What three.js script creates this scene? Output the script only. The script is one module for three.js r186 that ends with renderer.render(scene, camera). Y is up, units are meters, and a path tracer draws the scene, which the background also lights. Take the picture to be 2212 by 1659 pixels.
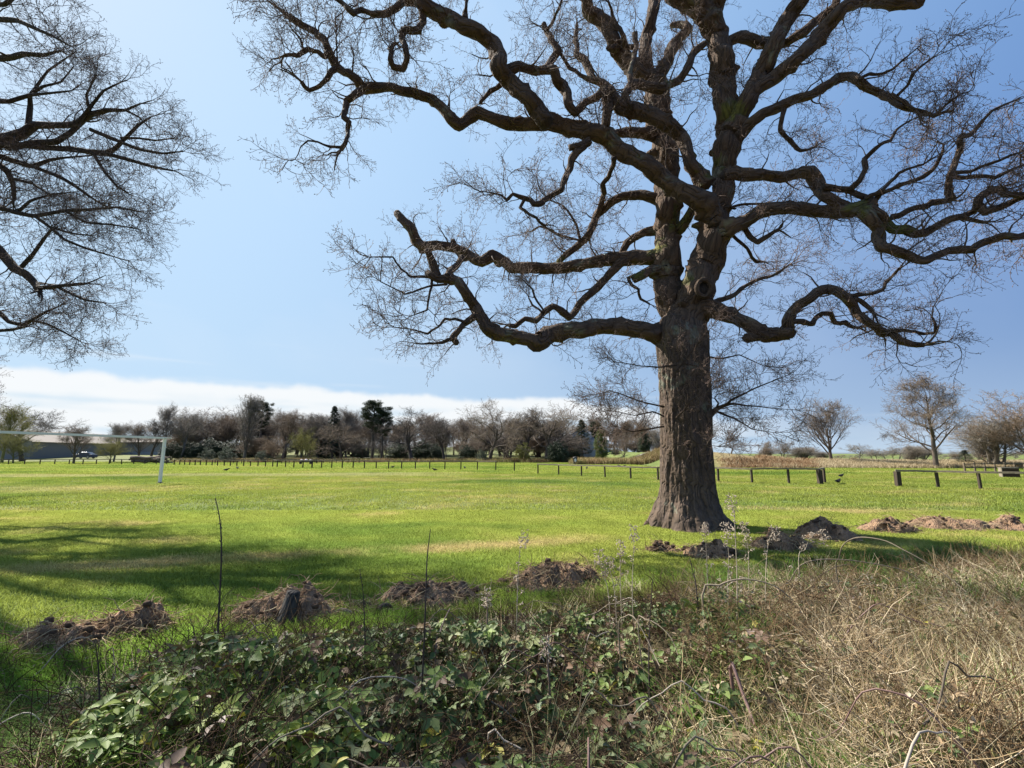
import * as THREE from 'three';
import { ImprovedNoise } from 'three/addons/math/ImprovedNoise.js';

// ---------------------------------------------------------------- camera, sky, sun, exposure
const EYE = 1.6, FOCAL = 970, MIDX = 1106, MIDY = 829.5;          // focal length and centre in the 2212 x 1659 reading of the photograph
const PITCH = Math.atan(150 / FOCAL), PC = Math.cos(PITCH), PS = Math.sin(PITCH);
const EXPOSURE = 2.25;
const scene = new THREE.Scene();
const camera = new THREE.PerspectiveCamera(2 * Math.atan(MIDY / FOCAL) * 180 / Math.PI, 4 / 3, 0.05, 2500);
camera.position.set(0, EYE, 0); camera.rotation.x = PITCH;
const SUN_AZ = 57 * Math.PI / 180, SUN_EL = 42 * Math.PI / 180;     // left of the view direction, above the horizon
const sunDir = new THREE.Vector3(-Math.sin(SUN_AZ) * Math.cos(SUN_EL), Math.sin(SUN_EL), -Math.cos(SUN_AZ) * Math.cos(SUN_EL));
const sun = new THREE.DirectionalLight(new THREE.Color(1, 0.94, 0.84), 4.9);
sun.position.copy(sunDir).multiplyScalar(120).add(new THREE.Vector3(0, 0, -30)); sun.target.position.set(0, 0, -30);
sun.castShadow = true; sun.shadow.mapSize.set(4096, 4096);
Object.assign(sun.shadow.camera, { left: -90, right: 90, top: 90, bottom: -90, near: 1, far: 320 });
scene.add(sun, sun.target);
const renderer = new THREE.WebGLRenderer({ antialias: true });
renderer.setSize(1024, 768); renderer.shadowMap.enabled = true;
renderer.toneMapping = THREE.LinearToneMapping; renderer.toneMappingExposure = EXPOSURE;

// ---------------------------------------------------------------- small tools
const V = (x, y, z) => new THREE.Vector3(x, y, z);
const P = new ImprovedNoise();
const noise = (x, y, z = 0) => P.noise(x + 311.7, y + 127.1, z + 74.7);
const fbm = (x, y, z = 0, o = 4) => { let s = 0, a = 0.5; for (let i = 0; i < o; i++) { s += a * noise(x, y, z + i * 7.3); x *= 2.03; y *= 2.03; z *= 2.03; a *= 0.5; } return s; };
const sstep = (a, b, x) => { const t = Math.min(1, Math.max(0, (x - a) / (b - a))); return t * t * (3 - 2 * t); };
const lerp = (a, b, t) => a + (b - a) * t;
const clamp = (x, a, b) => Math.min(b, Math.max(a, x));
function rngOf(seed) { let a = seed >>> 0; const f = () => { a |= 0; a = a + 0x6D2B79F5 | 0; let t = Math.imul(a ^ a >>> 15, 1 | a); t = t + Math.imul(t ^ t >>> 7, 61 | t) ^ t; return ((t ^ t >>> 14) >>> 0) / 4294967296; };
  f.r = (a, b) => a + (b - a) * f(); f.s = (a = 1) => (f() * 2 - 1) * a; f.dir = () => { const z = f() * 2 - 1, p = f() * 6.2832, q = Math.sqrt(1 - z * z); return V(q * Math.cos(p), z, q * Math.sin(p)); }; f.pick = a => a[Math.floor(f() * a.length)]; return f; }
// a point of the photograph's view at world distance Z in front of the camera
function atZ(px, py, Z) { const u = (px - MIDX) / FOCAL, v = (MIDY - py) / FOCAL, t = Z / (PC - v * PS); const p = V(u * t, EYE + (v * PC + PS) * t, -Z); p.t = t; return p; }
function onGround(px, py, y = 0) { const u = (px - MIDX) / FOCAL, v = (MIDY - py) / FOCAL, dy = v * PC + PS, t = (y - EYE) / dy; return V(u * t, y, -(PC - v * PS) * t); }
const srcToView = (x, y) => [x / 1.35624, y / 1.35624];

// ---------------------------------------------------------------- sky: air and a low cloud bank
{
  const W = 2048, H = 1024, d = new Float32Array(W * H * 4);
  const mix3 = (a, b, t) => [lerp(a[0], b[0], t), lerp(a[1], b[1], t), lerp(a[2], b[2], t)];
  for (let j = 0; j < H; j++) for (let i = 0; i < W; i++) {
    const az = ((i + 0.5) / W - 0.5) * 2 * Math.PI, el = ((j + 0.5) / H - 0.5) * Math.PI;
    const x = Math.cos(az) * Math.cos(el), z = Math.sin(az) * Math.cos(el), y = Math.sin(el);
    const g = Math.acos(clamp(x * sunDir.x + y * sunDir.y + z * sunDir.z, -1, 1)) * 180 / Math.PI;
    const e = Math.max(0, el * 180 / Math.PI);
    const far = sstep(15, 118, g);
    let c = mix3([0.47, 0.72, 1.03], [0.045, 0.165, 0.50], far);               // clear air, paler round the sun
    c = mix3(c, [1.0, 1.0, 1.0], 0.6 * Math.exp(-g / 16));
    const hz = Math.exp(-e / lerp(15, 9.5, far));                              // whiter towards the horizon
    c = mix3(c, mix3([0.70, 0.88, 1.0], [0.50, 0.65, 0.80], far), 0.9 * hz);
    const va = Math.atan2(x, -z) * 180 / Math.PI;                             // bearing, right of the view positive
    const top = lerp(7.4, 3.0, sstep(-6, 40, va)) + 1.2 * fbm(va / 11, 3.1, 0, 4) + 0.8 * fbm(va / 2.6, e * 0.5, 5, 5);
    const body = 1 - sstep(-0.5, 0.3, e - top);
    const strat = 0.5 + 0.9 * fbm(va / 16, e / 1.5, 9, 5);
    const cl = body * clamp(0.97 - 0.55 * sstep(0.5, 0.85, strat) * sstep(1.5, 3, top - e) - 0.85 * sstep(10, 36, va), 0, 1);
    c = mix3(c, mix3([0.94, 0.97, 0.99], [0.74, 0.85, 0.93], sstep(0.42, 0.72, strat) * sstep(0.8, 3, top - e)), cl);
    c = mix3(c, [0.90, 0.94, 0.97], 0.45 * sstep(0.1, 0.5, fbm(va / 22, e / 1.1, 31, 5)) * sstep(0, 2, e) * (1 - sstep(7, 15, e + 0.12 * (va + 20))));
    const veil = clamp(fbm(va / 30 + e / 22, e / 30 - va / 40, 21, 5) * 0.35, 0, 0.16) * sstep(2, 12, e);
    c = mix3(c, [0.86, 0.93, 1.0], veil * (1 - 0.6 * far));
    if (el < 0) c = mix3(c, [0.25, 0.26, 0.2], sstep(0, -8, el * 180 / Math.PI));
    const k = (j * W + i) * 4; d[k] = c[0] / EXPOSURE; d[k + 1] = c[1] / EXPOSURE; d[k + 2] = c[2] / EXPOSURE; d[k + 3] = 1;
  }
  const t = new THREE.DataTexture(d, W, H, THREE.RGBAFormat, THREE.FloatType);
  t.mapping = THREE.EquirectangularReflectionMapping; t.magFilter = t.minFilter = THREE.LinearFilter; t.colorSpace = THREE.LinearSRGBColorSpace; t.needsUpdate = true;
  scene.background = t; scene.environment = t;
}

// ---------------------------------------------------------------- naming, tagging
const taken = {};
function numbered(n) { const k = taken[n] = (taken[n] || 0) + 1; return k === 1 ? n : n + '_' + String(k - 1).padStart(3, '0'); }
function tag(o, label, category, group, kind) { o.userData.label = label; o.userData.category = category; if (group) o.userData.group = group; if (kind) o.userData.kind = kind; return o; }
function thing(name, label, category, pos = [0, 0, 0], group) { const o = new THREE.Group(); o.name = numbered(name); o.position.set(...pos); scene.add(o); return tag(o, label, category, group); }
function part(name, geo, mat, parent, kind) { const m = new THREE.Mesh(geo, mat); m.name = name; m.castShadow = m.receiveShadow = true; if (kind) m.userData.kind = kind; parent.add(m); return m; }
function structure(name, geo, mat, label, category) { const m = part(numbered(name), geo, mat, scene, 'structure'); m.userData.label = label; m.userData.category = category; return m; }
const Y = V(0, 1, 0), tmpQ = new THREE.Quaternion(), tmpM = new THREE.Matrix4();
function copies(name, geo, mat, list, parent) {                    // list: {p, q, s, c}
  const m = new THREE.InstancedMesh(geo, mat, list.length); m.name = name; m.castShadow = m.receiveShadow = true; m.userData.kind = 'stuff';
  list.forEach((o, i) => { m.setMatrixAt(i, tmpM.compose(o.p, o.q, typeof o.s === 'number' ? V(o.s, o.s, o.s) : o.s)); if (o.c) m.setColorAt(i, o.c); });
  parent.add(m); return m;
}
const C = (r, g, b) => new THREE.Color().setRGB(r, g, b);
const mat = (c, rough = 0.9, o = {}) => new THREE.MeshStandardMaterial({ color: c, roughness: rough, side: THREE.DoubleSide, ...o });
const leafMat = (c, rough, tr, o = {}) => new THREE.MeshPhysicalMaterial({ color: c, roughness: rough, transmission: tr, thickness: 0, side: THREE.DoubleSide, ...o });
const quatTo = (d, spin = 0) => new THREE.Quaternion().setFromUnitVectors(Y, d.clone().normalize()).multiply(new THREE.Quaternion().setFromAxisAngle(Y, spin));

// ---------------------------------------------------------------- mesh builder
class MB {
  constructor() { this.p = []; this.n = []; this.u = []; this.c = []; this.i = []; }
  get count() { return this.p.length / 3; }
  vert(x, y, z, nx, ny, nz, u = 0, v = 0) { this.p.push(x, y, z); this.n.push(nx, ny, nz); this.u.push(u, v); return this.count - 1; }
  // swept tube: pts, radii; o.sides, o.uv metres per texture repeat, o.relief(theta, s, p) added to the radius, o.color(p) per vertex
  tube(pts, rad, o = {}) {
    const sides = o.sides || 6, n = pts.length, base = this.count, seam = o.uv ? 1 : 0, ring = sides + seam;
    const T = pts.map((p, k) => pts[Math.min(n - 1, k + 1)].clone().sub(pts[Math.max(0, k - 1)]).normalize());
    let N = o.start ? o.start.clone() : (Math.abs(T[0].y) < 0.9 ? V(0, 1, 0) : V(0, 0, -1)); N.addScaledVector(T[0], -N.dot(T[0])).normalize();
    let s = 0; const mean = rad.reduce((a, b) => a + b, 0) / n, reps = o.uv ? Math.max(1, Math.round(2 * Math.PI * mean / o.uv)) : 1;
    for (let k = 0; k < n; k++) {
      if (k) { s += pts[k].distanceTo(pts[k - 1]); N.addScaledVector(T[k], -N.dot(T[k])).normalize(); }
      const B = T[k].clone().cross(N);
      for (let a = 0; a < ring; a++) {
        const th = a / sides * 2 * Math.PI, ct = Math.cos(th), st = Math.sin(th);
        const dx = N.x * ct + B.x * st, dy = N.y * ct + B.y * st, dz = N.z * ct + B.z * st;
        const r = rad[k] + (o.relief ? o.relief(th, s, pts[k], rad[k]) : 0);
        this.vert(pts[k].x + dx * r, pts[k].y + dy * r, pts[k].z + dz * r, dx, dy, dz, a / sides * reps, o.uv ? s / o.uv : 0);
        if (o.color) this.c.push(...o.color(V(pts[k].x + dx * r, pts[k].y + dy * r, pts[k].z + dz * r), dy));
      }
    }
    for (let k = 0; k < n - 1; k++) for (let a = 0; a < sides; a++) {
      const a1 = seam ? a + 1 : (a + 1) % sides, q = base + k * ring;
      this.i.push(q + a, q + a1, q + ring + a, q + a1, q + ring + a1, q + ring + a);
    }
    if (o.cap !== false) for (const [k, sgn] of [[n - 1, 1], [0, -1]]) {
      const c = this.vert(pts[k].x + T[k].x * sgn * rad[k] * (o.round || 0.3), pts[k].y + T[k].y * sgn * rad[k] * (o.round || 0.3), pts[k].z + T[k].z * sgn * rad[k] * (o.round || 0.3), T[k].x * sgn, T[k].y * sgn, T[k].z * sgn, 0.5, o.uv ? s / o.uv : 0);
      if (o.color) this.c.push(...o.color(pts[k], 0));
      for (let a = 0; a < sides; a++) { const q = base + k * ring, a1 = seam ? a + 1 : (a + 1) % sides; if (sgn > 0) this.i.push(q + a, q + a1, c); else this.i.push(q + a1, q + a, c); }
    }
    return this;
  }
  tri(a, b, c) { const n = b.clone().sub(a).cross(c.clone().sub(a)).normalize(); const k = this.count; for (const q of [a, b, c]) this.vert(q.x, q.y, q.z, n.x, n.y, n.z); this.i.push(k, k + 1, k + 2); return this; }
  quad(a, b, c, d) { const n = b.clone().sub(a).cross(d.clone().sub(a)).normalize(); const k = this.count; const w = a.distanceTo(b), h = a.distanceTo(d); [[a, 0, 0], [b, w, 0], [c, w, h], [d, 0, h]].forEach(([q, u, v]) => this.vert(q.x, q.y, q.z, n.x, n.y, n.z, u, v)); this.i.push(k, k + 1, k + 2, k, k + 2, k + 3); return this; }
  // box from a to b along a line, width w, height h
  beam(a, b, w, h, up = Y) {
    const t = b.clone().sub(a).normalize(), s = t.clone().cross(up).normalize().multiplyScalar(w / 2), q = s.clone().cross(t).normalize().multiplyScalar(h / 2);
    const c = (e, i, j) => e.clone().addScaledVector(s, i).addScaledVector(q, j);
    const A = [c(a, -1, -1), c(a, 1, -1), c(a, 1, 1), c(a, -1, 1)], B = [c(b, -1, -1), c(b, 1, -1), c(b, 1, 1), c(b, -1, 1)];
    this.quad(A[3], A[2], A[1], A[0]); this.quad(B[0], B[1], B[2], B[3]);
    for (let k = 0; k < 4; k++) { const l = (k + 1) % 4; this.quad(A[k], A[l], B[l], B[k]); }
    return this;
  }
  geo(recompute) {
    const g = new THREE.BufferGeometry();
    g.setAttribute('position', new THREE.Float32BufferAttribute(this.p, 3)); g.setAttribute('normal', new THREE.Float32BufferAttribute(this.n, 3)); g.setAttribute('uv', new THREE.Float32BufferAttribute(this.u, 2));
    if (this.c.length) g.setAttribute('color', new THREE.Float32BufferAttribute(this.c, 3));
    g.setIndex(this.i); if (recompute) g.computeVertexNormals(); return g;
  }
}
// smooth a list of {p, r} through Catmull-Rom at about one ring per step metres
function smoothPath(list, step, tension = 0.14) {
  const pts = list.map(o => o.p), out = [], rad = []; if (pts.length < 3) { const n = Math.max(2, Math.ceil(pts[0].distanceTo(pts[1]) / step)); for (let k = 0; k <= n; k++) { out.push(pts[0].clone().lerp(pts[1], k / n)); rad.push(lerp(list[0].r, list[1].r, k / n)); } return [out, rad]; }
  const c = new THREE.CatmullRomCurve3(pts, false, 'catmullrom', tension);
  for (let s = 0; s < pts.length - 1; s++) { const n = Math.max(1, Math.round(pts[s].distanceTo(pts[s + 1]) / step)); for (let k = 0; k < n; k++) { const t = (s + k / n) / (pts.length - 1); out.push(c.getPoint(t)); rad.push(lerp(list[s].r, list[s + 1].r, k / n)); } }
  out.push(pts[pts.length - 1].clone()); rad.push(list[list.length - 1].r); return [out, rad];
}
// ---------------------------------------------------------------- textures (tileable, periodic value noise)
function periodic(seed) { const r = rngOf(seed), N = 64, t = new Float32Array(N * N); for (let k = 0; k < t.length; k++) t[k] = r();
  return (x, y, px, py) => { const xi = Math.floor(x), yi = Math.floor(y), fx = x - xi, fy = y - yi, u = fx * fx * (3 - 2 * fx), v = fy * fy * (3 - 2 * fy); const g = (a, b) => t[(((b % py) + py) % py % N) * N + (((a % px) + px) % px % N)]; return lerp(lerp(g(xi, yi), g(xi + 1, yi), u), lerp(g(xi, yi + 1), g(xi + 1, yi + 1), u), v); }; }
function texture(size, fn, srgb) {
  const d = new Uint8Array(size * size * 4);
  for (let j = 0; j < size; j++) for (let i = 0; i < size; i++) { const c = fn(i / size, j / size), k = (j * size + i) * 4; for (let q = 0; q < 3; q++) d[k + q] = clamp(Math.round((Array.isArray(c) ? c[q] : c) * 255), 0, 255); d[k + 3] = 255; }
  const t = new THREE.DataTexture(d, size, size); t.wrapS = t.wrapT = THREE.RepeatWrapping; t.magFilter = THREE.LinearFilter; t.minFilter = THREE.LinearMipmapLinearFilter; t.generateMipmaps = true; if (srgb) t.colorSpace = THREE.SRGBColorSpace; t.needsUpdate = true; return t;
}
const pn = periodic(5);
const barkH = (u, v) => { const w = 0.5 * (pn(u * 4, v * 6, 4, 6) - 0.5) + 0.2 * (pn(u * 12, v * 14, 12, 14) - 0.5); const a = Math.abs(pn(u * 11 + w * 3, v * 3, 11, 3) * 2 - 1), b = Math.abs(pn(u * 22 + w * 4, v * 6, 22, 6) * 2 - 1); const cr = pn(u * 14, v * 28, 14, 28); return clamp(Math.min(1, a * 2.1) * 0.65 + Math.min(1, b * 2) * 0.25 + (cr - 0.5) * 0.22, 0, 1); };
const barkBump = texture(512, barkH);
const barkColor = texture(512, (u, v) => { const h = barkH(u, v), q = pn(u * 6, v * 5, 6, 5), f = pn(u * 60, v * 60, 60, 60); const k = 0.62 + 0.3 * h + 0.1 * (f - 0.5); return [k * (0.93 + 0.07 * q), k * (0.88 + 0.08 * q), k * (0.80 + 0.14 * q)]; }, true);
const barkMat = (c, scale = 0.03, o = {}) => mat(c, 0.95, { map: barkColor, bumpMap: barkBump, bumpScale: scale, ...o });
// ---------------------------------------------------------------- terrain
const verge = x => 4.75 + (x < 0 ? 0.25 : 0.4) * x;                  // distance of the field's near edge, measured along the view
function heightAt(x, z) {
  const Z = -z, s = Z - verge(x);
  let h = 0.05 * noise(x / 7, z / 7) + 0.018 * noise(x / 1.3, z / 1.3) + 0.006 * noise(x / 0.35, z / 0.35);
  h *= 1 - 0.5 * sstep(40, 60, Z);
  h += 0.036 * Math.max(0, Z - 92) * (1 - sstep(18, 48, x)) * (1 - sstep(180, 420, Z) * 0.6);
  const bank = lerp(lerp(1.75, 0.6, sstep(25, 37, x)), 0.4, sstep(37, 60, x)) * sstep(18.5, 25, x);
  h += bank * sstep(49, 58, Z) * (1 + 0.16 * noise(x / 6, z / 6));
  h -= (0.04 + 0.5 * sstep(3, 7.5, x)) * Math.exp(-((s + 0.55) ** 2) / 0.3) * sstep(-9, -2, x);   // the ditch along the edge
  h -= 0.1 * sstep(0, -1.2, s);
  return h;
}
const groundP = (px, py, y = 0) => { let p = onGround(px, py, y); for (let k = 0; k < 3; k++) p = onGround(px, py, heightAt(p.x, p.z)); return p; };
function grassColor(x, z) {                                          // what the sward is made of: green, yellowed and worn grass, soil
  const Z = -z, s = Z - verge(x);
  const n1 = fbm(x / 11, z / 7, 1, 4), n2 = fbm(x / 2.4, z / 1.6, 2, 4), n3 = fbm(x / 0.5, z / 0.5, 3, 3);
  let g = [0.118, 0.174, 0.030];
  const mixc = (b, t) => { t = clamp(t, 0, 1); g = [lerp(g[0], b[0], t), lerp(g[1], b[1], t), lerp(g[2], b[2], t)]; };
  mixc([0.180, 0.206, 0.042], 0.5 + 1.1 * n1 + 0.5 * n2);           // yellower sward
  mixc([0.070, 0.120, 0.020], sstep(0.08, 0.36, -n1 - 0.5 * n2) * 0.8);
  mixc([0.26, 0.235, 0.10], sstep(0.14, 0.42, n2 + 0.35 * n3 + 0.4 * n1) * 0.75);   // worn
  mixc([0.29, 0.26, 0.13], 0.75 * Math.exp(-(((x + 21) / 5) ** 2) - (((Z - 21) / 2.2) ** 2)) * (0.7 + n2));   // goal mouth
  mixc([0.27, 0.27, 0.14], 0.7 * sstep(3.2, 1.2, Math.abs(Z - 36 - 0.08 * x + n1 * 2)) * sstep(-46, -34, x) * sstep(-2, -9, x)); // pale strip of the pitch
  mixc([0.25, 0.23, 0.09], 0.55 * sstep(2.2, 0.5, Math.abs(Z - 28.5 - 0.12 * (x + 4) + n1 * 3)) * sstep(-16, -8, x) * sstep(8, 0, x));
  const arc = Math.abs(Math.hypot(x - 26, Z - 36) - 12); mixc([0.24, 0.25, 0.08], 0.35 * sstep(0.8, 0.2, arc));
  mixc([0.30, 0.25, 0.13], 0.8 * sstep(0.5, 0.1, Math.abs(Z - 7.55 - 0.26 * (x + 3) + 0.5 * n2)) * sstep(-0.05, 0.25, n2 + 0.2) * sstep(-8, -6, x) * sstep(2.5, 0, x)); // trodden line
  mixc([0.28, 0.25, 0.12], 0.7 * sstep(0.6, 0.1, Math.abs(Z - 13.6 + 0.05 * x + n2)) * sstep(5.5, 7, x) * sstep(14, 10, x));
  mixc([0.30, 0.22, 0.12], 0.9 * sstep(49.5, 51, Z + n2 * 2) * sstep(20, 26, x) * (1 - sstep(64, 75, Z)));  // dead bracken and dry grass on the bank
  mixc([0.15, 0.19, 0.05], 0.85 * sstep(14, 24, x) * sstep(62, 66, Z + 5 * n1) * (1 - sstep(36, 50, x)));
  mixc([0.20, 0.19, 0.09], sstep(78, 96, Z) * 0.5 * (1 - sstep(14, 24, x)));
  mixc([0.075, 0.055, 0.030], sstep(0.45, -0.35, s + 0.5 * n2 + 0.9 * sstep(-0.6, -1.8, x)) * 0.92);        // soil and litter under the brambles
  const k = 1 + 0.5 * n3; return [g[0] * k, g[1] * k, g[2] * k];
}
const swardTone = texture(512, (u, v) => { const a = pn(u * 60, v * 60, 60, 60), b = pn(u * 31, v * 31, 31, 31), c = pn(u * 9, v * 9, 9, 9); const k = 0.56 + 0.34 * a + 0.2 * (b - 0.5) + 0.16 * (c - 0.5); return [k, k, k * 0.92]; });
const swardBump = texture(512, (u, v) => 0.55 * pn(u * 58, v * 58, 58, 58) + 0.3 * pn(u * 27, v * 27, 27, 27) + 0.15 * pn(u * 11, v * 11, 11, 11));
{
  const mb = new MB(), ang = [], R = [];
  for (let k = 0; k <= 520; k++) ang.push((-60 + 120 * k / 520) * Math.PI / 180);
  for (let k = 1; k < 60; k++) ang.push((60 + 240 * k / 60) * Math.PI / 180);
  for (let r = 0.5; r < 1400; r *= 1.0285) R.push(r);
  const n = ang.length;
  const c0 = heightAt(0, 0); mb.vert(0, c0, 0, 0, 1, 0, 0, 0); mb.c.push(0.08, 0.06, 0.03);
  for (const r of R) for (const a of ang) { const x = Math.sin(a) * r, z = -Math.cos(a) * r; mb.vert(x, heightAt(x, z), z, 0, 1, 0, x / 2.6, z / 2.6); mb.c.push(...grassColor(x, z)); }
  for (let a = 0; a < n; a++) mb.i.push(0, 1 + (a + 1) % n, 1 + a);
  for (let k = 0; k < R.length - 1; k++) for (let a = 0; a < n; a++) { const b = (a + 1) % n, q = 1 + k * n; mb.i.push(q + a, q + b, q + n + a, q + b, q + n + b, q + n + a); }
  structure('ground', mb.geo(true), mat(C(1.1, 1.1, 1.0), 1, { vertexColors: true, map: swardTone, bumpMap: swardBump, bumpScale: 0.05 }), 'green mown sports field with worn yellow patches and a rough near edge', 'field');
}
// ---------------------------------------------------------------- grass of the field: tufts of real blades
function bladePatch(seed, count, size, h0, h1, w, lean) {
  const r = rngOf(seed), mb = new MB();
  for (let k = 0; k < count; k++) {
    const x = r.s(size / 2), z = r.s(size / 2), h = r.r(h0, h1), a = r() * 6.283, l = lean * r.r(0.3, 1.4) * h, ww = w * r.r(0.7, 1.3), t = a + r.s(1.2);
    const sx = Math.cos(t + 1.57) * ww, sz = Math.sin(t + 1.57) * ww, dx = Math.cos(a) * l, dz = Math.sin(a) * l;
    const pts = [[x, -0.01, z, 1], [x + dx * 0.3, h * 0.55, z + dz * 0.3, 0.8], [x + dx, h, z + dz, 0.05]], b = mb.count;
    const nx = -Math.cos(a) * 0.35 + Math.cos(t) * 0.4, nz = -Math.sin(a) * 0.35 + Math.sin(t) * 0.4;
    for (const [px, py, pz, q] of pts) { mb.vert(px - sx * q, py, pz - sz * q, nx, 0.8, nz); mb.vert(px + sx * q, py, pz + sz * q, nx, 0.8, nz); }
    mb.i.push(b, b + 1, b + 2, b + 1, b + 3, b + 2, b + 2, b + 3, b + 4, b + 3, b + 5, b + 4);
  }
  return mb.geo();
}
const inView = (x, Z, m = 1.6) => Math.abs(x) < 1.2 * Z + m;
{
  const r = rngOf(11), sets = [[], [], [], []];
  const put = (x, z, set, s, tint) => { const c = grassColor(x, z); const j = r.r(0.85, 1.45); set.push({ p: V(x, heightAt(x, z), z), q: new THREE.Quaternion().setFromAxisAngle(Y, r() * 6.28), s: V(s, s * r.r(0.7, 1.3), s), c: C(c[0] * j * tint[0], c[1] * j * tint[1], c[2] * j * tint[2]) }); };
  for (let k = 0; k < 60000; k++) { const Z = 3 + 10 * Math.sqrt(r()), x = r.s(1.25 * Z + 1); const s = Z - verge(x); if (s < 0.05 || !inView(x, Z)) continue; put(x, -Z, sets[0], r.r(0.8, 1.25), [1.75, 1.6, 1.4]); }
  for (let k = 0; k < 34000; k++) { const Z = 12 + 26 * Math.pow(r(), 0.75), x = r.s(1.25 * Z + 1); if (!inView(x, Z)) continue; put(x, -Z, sets[1], r.r(0.9, 1.5), [1.6, 1.5, 1.3]); }
  for (let k = 0; k < 30000; k++) { const Z = 36 + 52 * Math.pow(r(), 0.85), x = r.s(1.22 * Z); if (Z > 50 && x > 17) continue; put(x, -Z, sets[3], r.r(0.9, 1.5), [1.55, 1.5, 1.25]); }
  for (let k = 0; k < 7000; k++) { const x = r.s(9), s = r.r(-0.5, 0.9) * r(), Z = verge(x) + s; if (Z < 2.5 || (s > 0.5 && r() < 0.6)) continue; put(x, -Z, sets[2], r.r(0.5, 1.0), [1.5, 1.7, 1.2]); }
  for (let k = 0; k < 5000; k++) { const x = r.r(-6, -0.9), s = r.r(-1.5, 0.2), Z = verge(x) + s; if (Z < 2 || r() < -s * 0.5) continue; put(x, -Z, sets[2], r.r(0.5, 1.05), [1.5, 1.8, 1.2]); }
  const o = new THREE.Group(); o.name = 'lawn_grass'; scene.add(o); tag(o, 'short green grass blades covering the sports field', 'grass', null, 'stuff');
  const m = leafMat(C(1, 1, 1), 1.0, 0.3, { specularIntensity: 0.08 });
  copies('short_grass', bladePatch(1, 44, 0.34, 0.012, 0.042, 0.0028, 0.8), m, sets[0], o);
  copies('far_grass', bladePatch(2, 26, 0.55, 0.02, 0.055, 0.006, 0.8), m, sets[1], o);
  copies('distant_grass', bladePatch(4, 40, 1.3, 0.03, 0.07, 0.016, 0.8), m, sets[3], o);
  copies('long_grass', bladePatch(3, 26, 0.22, 0.04, 0.12, 0.0026, 0.9), m, sets[2], o);
}
// ---------------------------------------------------------------- twig sprays shared by the trees
function spray(seed, o = {}) {                                       // a spray about one unit long growing along +Y, with buds
  const r = rngOf(seed), mb = new MB(), sides = 3, kids = o.kids || [6, 2], R = o.r || [0.0092, 0.0068, 0.0052];
  const grow = (p, d, len, lev) => {
    const n = lev === 0 ? 5 : (lev === 1 ? 3 : 2), pts = [p.clone()], dirs = [d.clone()], rad = [R[lev]];
    let q = p.clone(), e = d.clone();
    for (let k = 1; k <= n; k++) { e.addScaledVector(r.dir(), o.bend || 0.42).addScaledVector(Y, 0.05).normalize(); q = q.clone().addScaledVector(e, len / n); pts.push(q); dirs.push(e.clone()); rad.push(lerp(R[lev], R[Math.min(2, lev + 1)] * 0.8, k / n)); }
    mb.tube(pts, rad, { sides, cap: false });
    if (lev < 2) { const c = kids[lev]; for (let k = 0; k < c; k++) { const t = (k + 0.6 + r.s(0.35)) / c * n, i = Math.min(n - 1, Math.floor(Math.max(0, t))), at = pts[i].clone().lerp(pts[i + 1], clamp(t - i, 0, 1)); const side = r.dir(); side.addScaledVector(dirs[i + 1], -side.dot(dirs[i + 1])).normalize(); grow(at, dirs[i + 1].clone().multiplyScalar(r.r(0.5, 1.0)).add(side).normalize(), len * r.r(0.32, 0.52) * (1 - 0.35 * t / n), lev + 1); } }
    if (lev > 0 && !o.bare) for (let b = 0; b < (lev === 2 ? 2 : 1); b++) { const bd = e.clone().addScaledVector(r.dir(), b ? 0.8 : 0.2).normalize(), br = (o.bud || 0.0108) * r.r(0.7, 1.2); const a = q.clone().addScaledVector(e, -0.01 * b); mb.tube([a, a.clone().addScaledVector(bd, br * 1.6), a.clone().addScaledVector(bd, br * 3.6)], [br * 0.4, br, br * 0.15], { sides: 3, cap: false }); }
  };
  grow(V(0, 0, 0), V(0, 1, 0), 1, 0); return mb.geo();
}
const oakSprays = [1, 2, 3, 4, 5, 6].map(s => spray(s * 17));
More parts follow.
